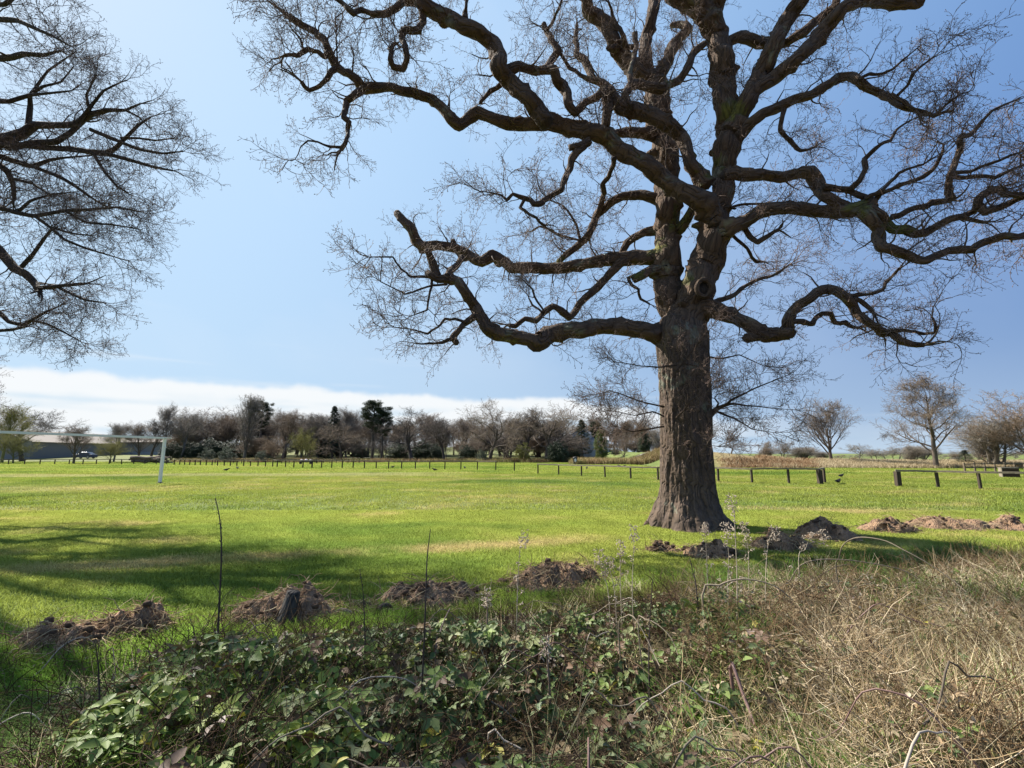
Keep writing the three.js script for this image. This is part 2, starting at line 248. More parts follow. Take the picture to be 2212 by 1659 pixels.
// side branches of a limb: knotted boughs that carry sprays. out.mb collects the wood, out.sprays the transforms
function dress(path, rad, r, out, o) {
  let s = 0, next = r() * o.every; const L = path.reduce((a, p, k) => k ? a + p.distanceTo(path[k - 1]) : 0, 0);
  const putSpray = (p, d, len) => out.sprays[Math.floor(r() * out.sprays.length)].push({ p: p.clone(), q: quatTo(d, r() * 6.28), s: len });
  const bough = (p, d, len, rr, lev) => {
    const n = Math.max(3, Math.round(len / 0.17)), pts = [p.clone()], rs = [rr]; let q = p.clone(), e = d.clone();
    for (let k = 1; k <= n; k++) {
      e.addScaledVector(r.dir(), o.gnarl).addScaledVector(Y, o.lift).addScaledVector(d, 0.12).normalize(); q = q.clone().addScaledVector(e, len / n); pts.push(q); rs.push(Math.max(o.thin, rr * (1 - 0.55 * k / n)));
      if (lev < o.levels && k > 1 && r() < o.fork) { const side = r.dir(); side.addScaledVector(e, -side.dot(e)).normalize(); bough(q, e.clone().multiplyScalar(0.55).add(side).normalize(), len * r.r(0.35, 0.6), rs[k] * 0.7, lev + 1); }
      if (k > 0 && r() < o.leafy) { const side = r.dir(); side.addScaledVector(e, -side.dot(e)).normalize(); putSpray(q, e.clone().multiplyScalar(0.5).add(side).addScaledVector(Y, 0.25).normalize(), o.len * r.r(0.45, 1)); }
    }
    out.mb.tube(pts, rs, { sides: lev === 0 ? 5 : 4, cap: false });
    putSpray(q, e, o.len * r.r(0.6, 1.05)); if (r() < 0.6) putSpray(q, e.clone().addScaledVector(r.dir(), 0.8).normalize(), o.len * r.r(0.5, 0.9));
  };
  for (let k = 1; k < path.length; k++) {
    const seg = path[k].distanceTo(path[k - 1]); s += seg;
    while (s >= next) {
      const f = s / L, t = path[k].clone().sub(path[k - 1]).normalize(), side = r.dir(); side.addScaledVector(t, -side.dot(t)).normalize();
      const rr = rad[k], small = clamp(rr * 0.26, o.thin * 1.5, 0.022), len = clamp(o.reach * (0.55 + 10 * small) * r.r(0.5, 1.25), 0.25, o.reach * 1.6);
      if (f > o.from) { if (r() < o.direct) putSpray(path[k].clone().addScaledVector(side, rr * 0.8), side.clone().addScaledVector(t, 0.4).addScaledVector(Y, 0.2).normalize(), o.len * r.r(0.35, 0.9)); else bough(path[k].clone().addScaledVector(side, rr * 0.5), side.clone().addScaledVector(t, 0.55).addScaledVector(Y, 0.25).normalize(), len, small, 0); }
      next += o.every * r.r(0.5, 1.5) * (0.6 + 3.0 * rr);
    }
  }
  if (o.tip) for (let k = 0; k < 3; k++) { const e = path[path.length - 1].clone().sub(path[path.length - 2]).normalize().addScaledVector(r.dir(), 0.5).normalize(); bough(path[path.length - 1], e, o.reach * r.r(0.4, 0.8), Math.max(o.thin, rad[rad.length - 1] * 0.6), 0); }
}

// ---------------------------------------------------------------- the great oak
const ZONE = { A: [700, 0, 2.765], B: [1400, 0, 2.765], C: [2200, 0, 2.765], D: [1050, 500, 2.765], E: [1700, 500, 2.765], F: [2200, 500, 2.765], T: [1750, 1000, 2.765], H: [0, 0, 1.58] };
// limb: depth at its start and end, then zone letters and x, y, width readings along the limb
function limb(Z0, Z1, text) {
  const raw = []; let zone = 'B';
  for (const w of text.trim().split(/\s+/)) { if (/^[A-Z]$/.test(w)) { zone = w; continue; } const [x, y, d] = w.split(',').map(Number), [ox, oy, s] = ZONE[zone]; raw.push([...srcToView(ox + x / s, oy + y / s), d / s / 1.35624]); }
  return raw.map(([px, py, w], k) => { const f = k / (raw.length - 1), Z = lerp(Z0, Z1, f) + 0.1 * Math.sin(k * 1.7 + Z0 * 9) * Math.min(1, k / 2), p = atZ(px, py, Z); return { p, r: 0.5 * w / FOCAL * p.t }; });
}
const OAK_Z = 10.35;
// elbows and wavers between the readings, as oak limbs have
function kinked(l, seed) { const r = rngOf(seed * 13 + 5), out = [l[0]]; for (let k = 1; k < l.length; k++) { const a = l[k - 1], b = l[k], d = a.p.distanceTo(b.p); if (d > 2.2 * (a.r + b.r) && d > 0.22) { const m = a.p.clone().lerp(b.p, r.r(0.35, 0.65)).addScaledVector(r.dir(), Math.min(0.055 * d + 0.012, 0.3 * b.r + 0.012)); out.push({ p: m, r: (a.r + b.r) / 2 * r.r(0.88, 1.0) }); } out.push(b); } for (const o of out) o.r *= 0.95; return out; }
const limbs = [
  // [name, start depth, end depth, readings, twig options]
  ['stem', 10.7, 10.9, 'E 800,1280,190 730,1130,180 705,1000,200 702,900,235 700,790,250 708,690,215 702,600,200 702,500,198 705,400,192 707,300,188 705,200,190 B 1525,1500,200 1535,1300,200 1525,1200,205 1500,1100,210 1465,1000,225 1455,900,200 1445,800,190 1450,700,200 1365,600,130 1350,500,120 1355,400,100 1370,300,90 1395,200,90 1420,100,95 1430,0,90 1440,-120,80 1470,-300,70 1500,-500,50', { from: 0.3 }],
  ['stem', 10.3, 9.9, 'E 830,1330,330 860,1230,330 875,1150,320 935,1000,265 970,900,258 1000,800,260 1040,700,275 1072,600,280 1092,500,275 1090,400,250 1100,300,220 1145,200,180 1158,100,178 1155,0,180 B 1995,1300,190 2020,1200,200 2040,1100,215 2040,1000,220 2020,900,190 2005,800,195 1998,700,195 1990,600,192 1980,500,192 1960,400,185 1940,300,175 1895,200,180 1875,130,190', { from: 0.25 }],
  ['branch', 9.9, 9.6, 'B 1880,140,170 1800,80,165 1720,20,160 1600,-50,150 1480,-160,130 1400,-300,100'],
  ['branch', 9.9, 9.7, 'B 1890,150,150 1920,60,140 1950,-20,130 2000,-140,110 2050,-300,80'],
  ['branch', 9.9, 9.2, 'B 2020,340,90 2120,300,85 2212,320,90 C 60,350,90 150,355,80 280,345,62 400,270,72 500,190,72 600,120,65 680,50,62 700,-60,60 730,-200,45'],
  ['branch', 9.9, 8.9, 'B 2050,1080,190 2110,960,170 2170,850,150 C 0,760,150 60,620,150 130,500,140 190,350,130 240,250,130 320,120,130 400,0,128 470,-120,115 540,-280,90'],
  ['branch', 9.6, 8.4, 'C 20,740,110 100,690,120 200,620,120 300,540,112 420,430,112 520,330,120 600,230,120 680,130,112 760,60,100 880,10,100 1000,-5,100 1150,35,92 1280,30,80 1385,15,62'],
  ['branch', 9.8, 8.3, 'B 2100,1120,110 2150,1070,95 C 0,995,90 100,920,82 220,870,80 350,810,78 480,770,74 600,700,72 700,630,72 800,615,72 870,655,68 950,715,62 1050,760,58 1130,800,50 1200,860,42 1320,890,36 1400,910,32 1480,942,30 1560,912,22 1640,905,18'],
  ['branch', 8.7, 8.5, 'C 1130,770,42 1250,830,35 1330,890,28'],
  ['branch', 8.4, 8.0, 'C 1480,940,25 1550,880,20 1600,830,16 1700,760,12 1770,740,8'],
  ['branch', 8.6, 8.2, 'C 1190,770,26 1270,690,22 1310,600,25 1390,530,20 1470,470,14'],
  ['branch', 8.8, 8.6, 'C 870,650,32 960,600,26 1060,600,23 1150,560,20 1250,470,15 1370,370,10'],
  ['branch', 9.4, 9.6, 'C 270,880,42 250,960,36 240,1060,36 320,1140,36 400,1220,30 520,1190,18'],
  ['branch', 9.9, 8.9, 'E 1160,40,130 1260,30,105 1400,40,100 C 100,1410,96 250,1440,92 400,1400,85 480,1390,110 520,1460,112 F 560,160,105 620,215,95 700,260,78 780,285,72 870,320,70'],
  ['branch', 9.0, 8.6, 'F 590,130,60 700,150,55 800,150,50 880,80,45 930,-20,40 C 920,1290,40 1000,1210,36 1050,1170,30 1130,1140,28 1180,1050,22 1300,970,14'],
  ['branch', 9.0, 8.6, 'F 790,160,50 900,210,50 1000,245,48 C 1050,1570,36 1200,1500,35 1400,1430,34 1500,1340,30 1540,1260,24 1560,1170,16'],
  ['branch', 8.8, 8.4, 'C 930,1610,34 1040,1560,32 1120,1480,28 1200,1400,24 1400,1330,18'],
  ['branch', 9.9, 8.8, 'E 1090,560,120 1150,500,165 1230,455,132 1350,400,112 1450,340,110 1550,310,108 1700,300,110 1850,320,110 F 600,330,104 750,330,104 850,310,122 930,300,140 975,310,110'],
  ['branch', 8.8, 7.9, 'F 920,320,115 980,400,100 1030,480,86 1040,570,86 1065,625,82 1150,640,80 1250,680,75 1350,720,70 1420,728,62 1500,690,60 1600,650,60 1720,640,60 1800,640,56 1860,590,60 1950,560,60 2050,530,60 2150,540,55 2320,500,45 2500,470,30'],
  ['branch', 8.8, 8.0, 'F 950,300,85 1070,360,62 1105,430,70 1150,480,70 1260,480,80 1330,512,72 1420,500,62 1520,440,60 1620,390,56 1720,370,52 1800,330,52 1850,290,62 1900,340,60 1980,310,60 2080,270,50 2230,210,42 2400,160,28'],
  ['branch', 8.3, 8.2, 'F 1700,375,46 1790,398,36 1890,420,26'],
  ['branch', 8.7, 8.5, 'F 1140,375,52 1280,320,50 1420,290,50 1530,250,45 1625,240,36'],
  ['branch', 8.2, 7.8, 'F 1830,310,60 1850,220,60 1920,170,60 2020,150,60 2070,190,60 2150,200,52 2300,180,40'],
  ['branch', 8.5, 8.1, 'F 1625,235,60 1600,100,55 1610,30,50 C 1640,1350,45 1680,1250,42 1690,1130,42 1710,1095,40 1780,1090,35 1850,1010,30 1950,900,24 2050,850,18 2180,790,10'],
  ['branch', 8.4, 7.9, 'C 1630,1430,42 1800,1430,36 1980,1440,30 2100,1380,24 2230,1330,14'],
  ['branch', 8.4, 8.0, 'C 1640,1400,36 1780,1390,30 1950,1320,24 2100,1260,20 2260,1200,12'],
  ['branch', 10.1, 9.4, 'E 950,1130,170 1060,1120,150 1150,1150,125 1250,1190,112 1350,1230,112 1430,1290,122 1500,1325,132 1600,1330,112 1690,1318,100 1722,1330,80'],
  ['branch_stub', 9.7, 9.5, 'E 1470,1335,85 1400,1345,80 1345,1355,72'],
  ['branch', 9.5, 8.8, 'E 1685,1310,80 1680,1220,90 1720,1140,85 1780,1080,80 1850,1040,80 1920,980,76 1990,960,80 F 690,978,72 770,1030,72 820,1090,70 860,1160,66 930,1220,62 1010,1270,62 1070,1318,72 1130,1310,56 1210,1370,52 1280,1400,50 1340,1410,46 1402,1412,38'],
  ['branch', 9.1, 8.9, 'F 770,1020,42 870,1010,30 980,1000,28 1060,970,26 1090,910,25 1150,850,22 1200,790,16'],
  ['branch', 9.1, 9.0, 'F 830,1040,42 920,1080,36 985,1142,32'],
  ['branch', 9.4, 9.6, 'F 330,1225,42 420,1220,46 500,1240,46 530,1190,40 580,1160,40 650,1160,40 680,1230,40 760,1230,40 845,1272,30'],
  ['branch', 8.9, 8.6, 'F 1150,1300,32 1280,1300,28 1400,1320,25 1490,1310,22 1492,1240,20 1470,1190,14'],
  ['branch', 10.1, 10.6, 'E 1040,1080,46 1220,1020,40 1300,960,36 1400,900,32 1480,870,28 1560,850,25 1640,800,20 1700,760,14'],
  ['branch', 10.0, 10.4, 'E 1230,520,30 1330,610,26 1380,680,25 1430,740,25 1490,740,14'],
  ['branch', 9.8, 9.5, 'E 1330,470,44 1370,530,42 1440,580,42 1520,530,36 1605,478,30'],
  ['branch', 10.0, 10.5, 'E 1210,300,26 1340,270,20 1500,265,17 1650,260,12'],
  // left side
  ['branch', 10.4, 9.7, 'E 740,1390,150 700,1360,190 620,1330,175 520,1290,155 400,1270,140 250,1260,132 100,1270,140 D 1800,1290,132 1650,1300,132 1550,1330,150 1460,1395,152 1380,1365,112 1250,1340,112 1120,1320,130 1040,1270,120 990,1180,102 950,1100,96 900,1030,92 850,960,90 800,895,82 740,880,72 650,880,70 590,850,60 555,830,46'],
  ['branch', 9.75, 9.6, 'D 640,860,80 610,780,76 580,700,60 555,640,44'],
  ['branch', 9.8, 10.8, 'D 720,860,60 780,780,55 835,700,52'],
  ['branch', 9.9, 9.7, 'D 940,1180,60 860,1240,46 810,1300,46 765,1350,60 800,1405,46'],
  ['branch', 9.7, 9.4, 'D 770,1360,30 680,1390,22 570,1400,18 470,1400,12'],
  ['branch', 9.8, 9.5, 'D 870,1230,30 780,1200,25 700,1200,22 640,1270,20 560,1320,18 450,1290,14 300,1270,7'],
  ['branch', 9.7, 9.3, 'D 580,860,26 420,860,20 350,800,18 280,700,14 80,700,8'],
  ['branch', 9.7, 9.5, 'D 595,880,26 580,980,20 555,1130,16 420,1180,8'],
  ['branch', 9.7, 9.4, 'D 720,920,24 600,930,18 500,960,18 380,1000,14 300,960,12 180,900,8'],
  ['branch', 10.8, 11.4, 'E 690,720,160 600,705,135 480,705,125 300,715,112 D 1950,730,102 1800,760,96 1650,788,96 1500,790,96 1350,788,92 1240,785,92 1170,730,86 1090,690,92 1000,740,92 930,710,82 850,660,92 780,625,80 650,610,76 520,610,86 470,570,92 430,480,76 370,410,72 318,345,66'],
  ['branch_stub', 11.2, 11.2, 'D 790,620,50 770,590,44 762,562,38'],
  ['branch', 10.9, 11.3, 'E 660,240,110 580,215,84 480,200,80 350,210,72 270,240,66 D 2010,290,62 1930,365,62 1910,420,56 1870,500,56 1820,570,60 1750,630,56 1680,680,50 1615,745,42'],
  ['branch', 9.6, 11.0, 'B 1100,1280,44 1100,1340,38 1060,1430,40 1010,1490,42 1020,1560,42 D 1985,200,44 1930,365,50'],
  ['branch', 11.2, 10.9, 'D 1800,580,26 1770,450,22 1720,360,20 1650,280,14'],
  ['branch', 11.2, 11.5, 'D 1790,565,22 1650,530,20 1560,480,18 1470,450,16 1400,490,10'],
  ['branch', 10.9, 10.4, 'E 380,735,80 330,745,74 D 2000,880,66 1920,960,66 1850,1020,66 1790,1080,60 1750,1150,52 1710,1190,52 1650,1130,50 1580,1100,50 1500,1150,46 1440,1220,46 1350,1200,42 1270,1260,40 1210,1250,26'],
  ['branch', 10.5, 10.3, 'D 1510,1150,20 1450,1060,18 1410,960,15 1340,890,9'],
  ['branch', 10.5, 10.7, 'D 1490,1150,20 1410,1090,18 1380,1030,10'],
  ['branch_stub', 10.7, 10.4, 'E 640,800,110 550,820,90 470,860,72 425,890,62'],
  ['branch', 10.5, 10.2, 'E 480,850,34 390,870,30 420,930,28 470,960,25 490,1040,25 560,1080,16'],
  ['branch', 11.0, 11.3, 'E 640,480,90 520,500,66 440,540,62 380,585,60 345,650,58 320,720,50'],
  ['branch', 10.8, 10.2, 'E 760,500,100 820,460,82 870,380,76 920,290,66 960,200,50'],
  // the long diagonal limb in front, its left end and its upper fork
  ['branch', 9.8, 8.6, 'E 1105,450,120 1085,380,190 1000,265,195 880,190,165 B 1600,1520,152 1480,1440,150 1380,1340,142 1280,1280,142 1150,1220,142 1050,1120,142 950,1070,132 820,1050,132 680,1020,132 560,985,140 480,1000,122 380,1010,104 250,1000,100 120,960,100 0,910,96 A 1860,960,100 1790,1012,92 1720,960,90 1640,870,86 1550,800,80 1430,760,76 1300,730,76 1150,710,76 1000,710,86 960,650,70 880,590,66 790,540,66 750,470,62 720,400,62 690,320,60 620,260,52 520,210,50 430,150,46 370,110,34 300,50,20 240,10,12'],
  ['branch', 8.8, 8.5, 'A 1010,720,62 930,780,56 870,820,52 860,900,50 850,950,46 890,990,46 880,1050,40 880,1100,36 860,1160,36 828,1212,34'],
  ['branch', 8.5, 8.2, 'A 850,1195,26 740,1190,20 640,1150,16 560,1140,14 500,1190,10 455,1290,6'],
  ['branch', 8.7, 8.5, 'A 775,560,54 720,630,42 660,690,36 570,730,36 530,700,36 508,662,30'],
  ['branch', 8.7, 8.5, 'A 725,430,54 690,460,42 640,420,36 570,400,36 470,450,35 368,450,28'],
  ['branch', 8.5, 8.4, 'A 525,405,22 500,320,18 470,280,15'],
  ['branch', 8.7, 8.6, 'A 800,510,14 790,350,12 780,150,9 850,90,4'],
  ['branch', 9.0, 8.3, 'B 560,1000,150 520,950,140 470,880,132 420,800,130 330,730,130 250,660,132 200,600,140 170,540,140 A 2110,460,140 2060,350,132 1950,270,130 1830,220,122 1700,150,120 1600,110,120 1500,50,120 1420,-60,112 1360,-200,95 1300,-360,70'],
  ['branch', 8.4, 8.2, 'A 1440,10,80 1340,10,62 1280,60,60 1200,110,52 1080,115,46 990,80,40 930,110,50 880,70,46 820,10,40 740,-50,30'],
  ['branch', 8.4, 8.3, 'A 1490,90,64 1490,180,56 1460,250,56 1390,250,55 1330,240,55 1320,320,50 1350,400,50 1362,470,50 1330,555,50 1250,540,50 1225,480,42 1230,400,35 1270,350,26'],
  ['branch', 8.5, 8.5, 'A 1830,160,60 1832,110,50 1840,60,26 1855,-40,20'],
  ['branch', 8.8, 9.2, 'B 210,590,100 330,540,72 450,570,70 560,570,72 620,570,82 635,650,82 680,700,100 722,760,82 735,850,72 790,925,58'],
  ['branch', 9.9, 9.2, 'E 1020,120,160 B 1780,1400,112 1720,1320,102 1690,1200,102 1640,1100,112 1560,1020,122 1450,960,122 1330,910,132 1230,890,122 1150,870,112 1110,800,92 1060,730,92 1000,670,62 900,640,40 830,610,34 740,550,28 660,420,26'],
  ['branch', 9.3, 9.2, 'B 1090,740,70 1020,730,66 960,790,62 870,830,60 785,910,58'],
  ['branch', 9.4, 9.8, 'B 1220,870,76 1190,770,62 1240,690,72 1300,680,82 1380,700,82 1480,722,82 1530,690,72 1620,660,62 1680,580,60 1720,500,60 1760,410,56 1840,350,50'],
  ['branch', 9.4, 9.8, 'B 1240,700,52 1230,600,46 1260,500,42 1290,380,42 1270,270,46'],
  ['branch', 10.9, 10.5, 'B 1370,640,150 1290,570,140 1220,510,132 1150,420,122 1100,330,122 1050,210,122 970,150,112 900,90,102 880,0,92 850,-100,80 800,-260,55'],
  ['branch_stub', 10.6, 10.5, 'B 1130,390,60 1085,392,52 1060,390,44'],
  ['branch', 10.6, 10.3, 'B 1290,370,44 1200,380,44 1180,300,40 1130,220,36 1090,120,30 1060,20,20'],
  ['branch', 10.8, 11.2, 'B 1430,680,120 1470,600,112 1540,480,102 1580,380,92 1640,300,82 1710,230,72 1640,200,52 1560,205,36'],
  ['branch', 9.1, 9.3, 'B 570,560,64 610,470,56 660,410,55 600,330,50 560,260,46 530,195,44'],
  ['branch', 9.2, 8.9, 'B 560,240,30 620,150,26 660,60,22 700,-40,16'],
  ['branch', 9.3, 9.6, 'B 1030,720,100 1050,850,82 1040,1000,72 1000,1070,60'],
  ['branch', 10.8, 10.3, 'B 1440,1090,130 1360,1080,100 1250,1070,82 1120,1080,62 1065,1095,46'],
  ['branch', 9.4, 9.1, 'B 900,1150,70 800,1230,62 760,1290,60 750,1370,52 700,1460,50 680,1540,46 600,1580,46 D 1540,222,46 1470,270,46 1420,270,40 1370,230,38 1300,210,32 1250,190,28 1200,240,25 1160,200,18 1090,180,12 980,165,6'],
  ['branch_stub', 9.4, 9.3, 'B 890,1160,56 810,1180,58 738,1198,56'],
  ['branch', 9.1, 9.0, 'D 1345,230,27 1310,300,25 1380,350,25 1440,380,25 1505,445,24'],
  ['branch', 9.2, 9.4, 'B 190,680,50 100,740,40 20,830,30 A 1950,840,14'],
  ['branch', 10.5, 11.0, 'B 940,640,60 900,560,60 860,480,60 800,440,50 790,340,44 800,240,30'],
  // shoots on the trunk
  ['shoot', 10.2, 9.6, 'T 890,620,60 930,580,50 970,545,42 1020,520,26 1080,480,20 1200,420,14 1400,330,9 1550,270,4'],
  ['shoot', 10.1, 9.4, 'T 960,550,24 1070,510,18 1200,520,13 1400,540,9 1600,555,4'],
  ['shoot', 10.1, 9.5, 'T 950,560,20 1100,620,14 1250,710,10 1440,740,4'],
  ['shoot', 10.1, 10.0, 'T 960,550,18 980,500,14 950,460,12 970,430,8'],
  ['shoot', 10.0, 9.5, 'T 540,530,18 400,500,14 250,450,10 100,400,7 0,430,4'],
  ['shoot', 10.0, 9.7, 'T 540,610,18 450,570,13 300,600,9 100,560,5'],
  ['shoot', 9.75, 9.3, 'T 640,195,15 500,210,12 350,200,9 150,170,4'],
  ['shoot', 9.6, 9.2, 'T 640,240,16 720,140,14 800,40,12 860,-40,8 930,-120,4'],
  ['shoot', 9.6, 9.2, 'T 700,180,14 800,200,12 860,270,9 900,280,5'],
  ['shoot', 9.6, 9.2, 'T 690,690,14 760,790,11 830,840,8 980,850,4'],
  ['shoot', 9.65, 9.1, 'T 640,620,16 700,560,13 760,480,10 900,410,5'],
  ['shoot', 10.0, 9.5, 'T 540,690,15 400,715,11 280,730,8 160,690,4'],
  ['shoot', 10.2, 9.8, 'T 880,120,18 1000,140,14 1150,110,10 1350,200,5'],
];
const oak = thing('oak_tree', 'great bare oak with forked trunk and twisting limbs standing on the field', 'tree', [0, 0, 0]);
const oakColor = (p, ny) => {                                         // bark tones, with moss and lichen in the crotches and on some limb tops
  const n = noise(p.x * 1.7, p.y * 1.7, p.z * 1.7), f = noise(p.x * 7, p.y * 7, p.z * 7);
  let c = [0.155 + 0.045 * n, 0.108 + 0.034 * n, 0.077 + 0.026 * n];
  for (const [mp, mr] of mossSpots) { const d = p.distanceTo(mp) / mr; if (d < 1.3 && d + 0.7 * f < 0.9) c = f > 0.1 ? [0.22, 0.23, 0.05] : [0.15, 0.16, 0.045]; }
  if (n > 0.4 && f > 0.05) c = [0.24, 0.24, 0.18];
  return c;
};
const spot = (z, x, y, Z, r) => { const [ox, oy, s] = ZONE[z]; return [atZ(...srcToView(ox + x / s, oy + y / s), Z), r]; };
const mossSpots = [spot('E', 620, 650, 10.7, 0.28), spot('B', 1870, 1300, 9.8, 0.42), spot('B', 2070, 900, 9.7, 0.3), spot('E', 830, 380, 10.4, 0.35), spot('B', 1500, 690, 9.7, 0.25), spot('F', 870, 270, 8.7, 0.3), spot('E', 460, 830, 10.4, 0.22), spot('B', 830, 1020, 9.0, 0.2), spot('D', 1620, 745, 11.2, 0.25), spot('F', 1180, 470, 8.6, 0.25), spot('E', 840, 880, 10.1, 0.22), spot('E', 1000, 190, 9.8, 0.22), spot('B', 960, 740, 9.3, 0.2)];
const oakBark = barkMat(C(1, 1, 1), 0.035, { vertexColors: true });
{ // trunk with root flare and deep ridged bark
  const prof = [[1590, 745, 740], [1540, 746, 735], [1500, 745, 680], [1450, 738, 620], [1400, 735, 575], [1300, 734, 500], [1200, 731, 455], [1000, 726, 418], [800, 717, 402], [600, 713, 402], [400, 707, 396], [200, 700, 398], [80, 690, 410], [-60, 680, 420], [-160, 690, 340], [-230, 700, 220]];
  const list = prof.map(([y, x, w]) => { const p = atZ(...srcToView(1750 + x / 2.765, 1000 + y / 2.765), OAK_Z); return { p, r: 0.5 * w / 2.765 / 1.35624 / FOCAL * p.t * 0.985 }; });
  const g0 = heightAt(list[2].p.x, -OAK_Z);
  const [pts, rad] = smoothPath(list, 0.035), mb = new MB();
  const relief = (th, s, p, r) => {
    const h = p.y - g0, ct = Math.cos(th), st = Math.sin(th), root = Math.exp(-Math.max(0, h) / 0.4);
    const w = 0.25 * noise(ct * 2, st * 2, p.y * 1.5);
    const ridge = Math.abs(noise((ct + w * 0.3) * 9, (st + w * 0.3) * 9, p.y * 0.9)), fine = Math.abs(noise(ct * 22, st * 22, p.y * 2.2 + w * 2));
    return r * (0.05 * noise(ct * 1.2, st * 1.2, p.y * 0.5) + 0.035 * noise(ct * 2.6, st * 2.6, p.y * 0.9)) + 0.085 * Math.min(0.42, ridge) + 0.035 * Math.min(0.4, fine) - 0.03
      + root * r * (0.34 * noise(ct * 2.4 + 5, st * 2.4, 0.3) + 0.16 * noise(ct * 5, st * 5, 1.7 + p.y)) - r * 0.05 * Math.exp(-(((h - 0.75) / 0.5) ** 2));
  };
  mb.tube(pts, rad, { sides: 128, uv: 0.8, relief, color: oakColor, start: V(0, 0, -1) });
  part('trunk', mb.geo(true), barkMat(C(1.05, 1.15, 1.3), 0.03, { vertexColors: true }), oak);
  const rr = rngOf(77), rm = new MB();                                // roots that run out from the flare
  for (const [px, py, qx, qy, w] of [[1440, 1118, 1396, 1135, 0.13], [1450, 1128, 1425, 1139, 0.14], [1540, 1128, 1582, 1138, 0.15], [1500, 1130, 1500, 1146, 0.13]]) { const a = groundP(px, py), b = groundP(qx, qy); const root = new MB(), [q, rd] = smoothPath([{ p: a.clone().add(V(0, 0.22, -0.25)), r: w * 1.3 }, { p: a.clone().lerp(b, 0.45).add(V(0, 0.1, 0)), r: w }, { p: b.clone().add(V(0, 0.0, 0)), r: w * 0.5 }, { p: b.clone().lerp(a, -0.35).add(V(0, -0.06, 0)), r: 0.02 }], 0.05); root.tube(q, rd, { sides: 16, uv: 0.8, color: oakColor, relief: (th, s) => 0.02 * noise(Math.cos(th) * 4, Math.sin(th) * 4, s * 4) }); part('root', root.geo(true), oakBark, oak); }
}
const oakOut = { mb: new MB(), sprays: oakSprays.map(() => []) };
{
  const r = rngOf(4242);
  limbs.forEach(([name, Z0, Z1, text, o], k) => {
    const list = kinked(limb(Z0, Z1, text), k), big = list[0].r > 0.12, [pts, rad] = smoothPath(list, big ? 0.07 : 0.06), mb = new MB(), sd = k * 3.1;
    const relief = (th, s, p, q) => { const ct = Math.cos(th), st = Math.sin(th); return q * (0.22 * noise(ct * 0.8 + sd, st * 0.8, s * 2.3) + 0.18 * noise(ct * 1.6 + sd, st * 1.6, s * 5.5)) + q * 0.55 * sstep(0.38, 0.75, noise(ct * 1.3 + sd * 2, st * 1.3, s * 3.1)) + Math.min(0.02, q * 0.25) * Math.abs(noise(ct * 6 + sd, st * 6, s * 1.6)) - q * 0.03; };
    mb.tube(pts, rad, { sides: rad[0] > 0.25 ? 40 : rad[0] > 0.08 ? 18 : 9, uv: 0.8, relief, color: oakColor, start: V(0, 0, -1), round: name === 'branch_stub' ? 0.12 : 0.5 });
    part(name, mb.geo(true), oakBark, oak);
    if (name === 'branch_stub') return;
    const shoot = name === 'shoot', thick = list[0].r;
    dress(pts, rad, r, oakOut, { every: shoot ? 0.11 : thick < 0.07 ? 0.3 : 0.2, gnarl: shoot ? 0.26 : 0.55, lift: 0.05, thin: shoot ? 0.005 : 0.008, levels: 1, fork: 0.36, leafy: 0.3, len: shoot ? 0.6 : 0.68, reach: shoot ? 0.45 : 0.66, from: (o && o.from) || 0.12, direct: shoot ? 0.7 : 0.42, tip: list[list.length - 1].r < 0.05 });
  });
  const k1 = spot('E', 1000, 950, 9.62, 0)[0], ring = new MB();                      // the healed wound on the front stem
  const q = []; for (let k = 0; k <= 20; k++) { const a = k / 20 * 6.2832; q.push(V(k1.x + Math.cos(a) * 0.155, k1.y + Math.sin(a) * 0.185, k1.z + 0.03 * Math.sin(a))); }
  ring.tube(q, q.map((_, k) => 0.055 + 0.012 * noise(k * 0.7, 3)), { sides: 10, uv: 0.8, color: oakColor, cap: false }); part('knot', ring.geo(true), oakBark, oak);
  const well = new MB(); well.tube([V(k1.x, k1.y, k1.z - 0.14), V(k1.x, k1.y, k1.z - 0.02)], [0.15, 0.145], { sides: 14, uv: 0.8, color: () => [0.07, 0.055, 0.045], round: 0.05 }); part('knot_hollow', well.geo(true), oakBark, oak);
  part('side_branches', oakOut.mb.geo(), mat(C(0.10, 0.072, 0.053), 0.95), oak, 'stuff');
  const tw = mat(C(0.155, 0.1, 0.074), 0.8); let n = 0;
  oakOut.sprays.forEach((l, k) => { n += l.length; copies('twigs', oakSprays[k], tw, l, oak); }); console.log('oak sprays', n, 'limbs', limbs.length, 'tri', oakOut.mb.i.length / 3);
}
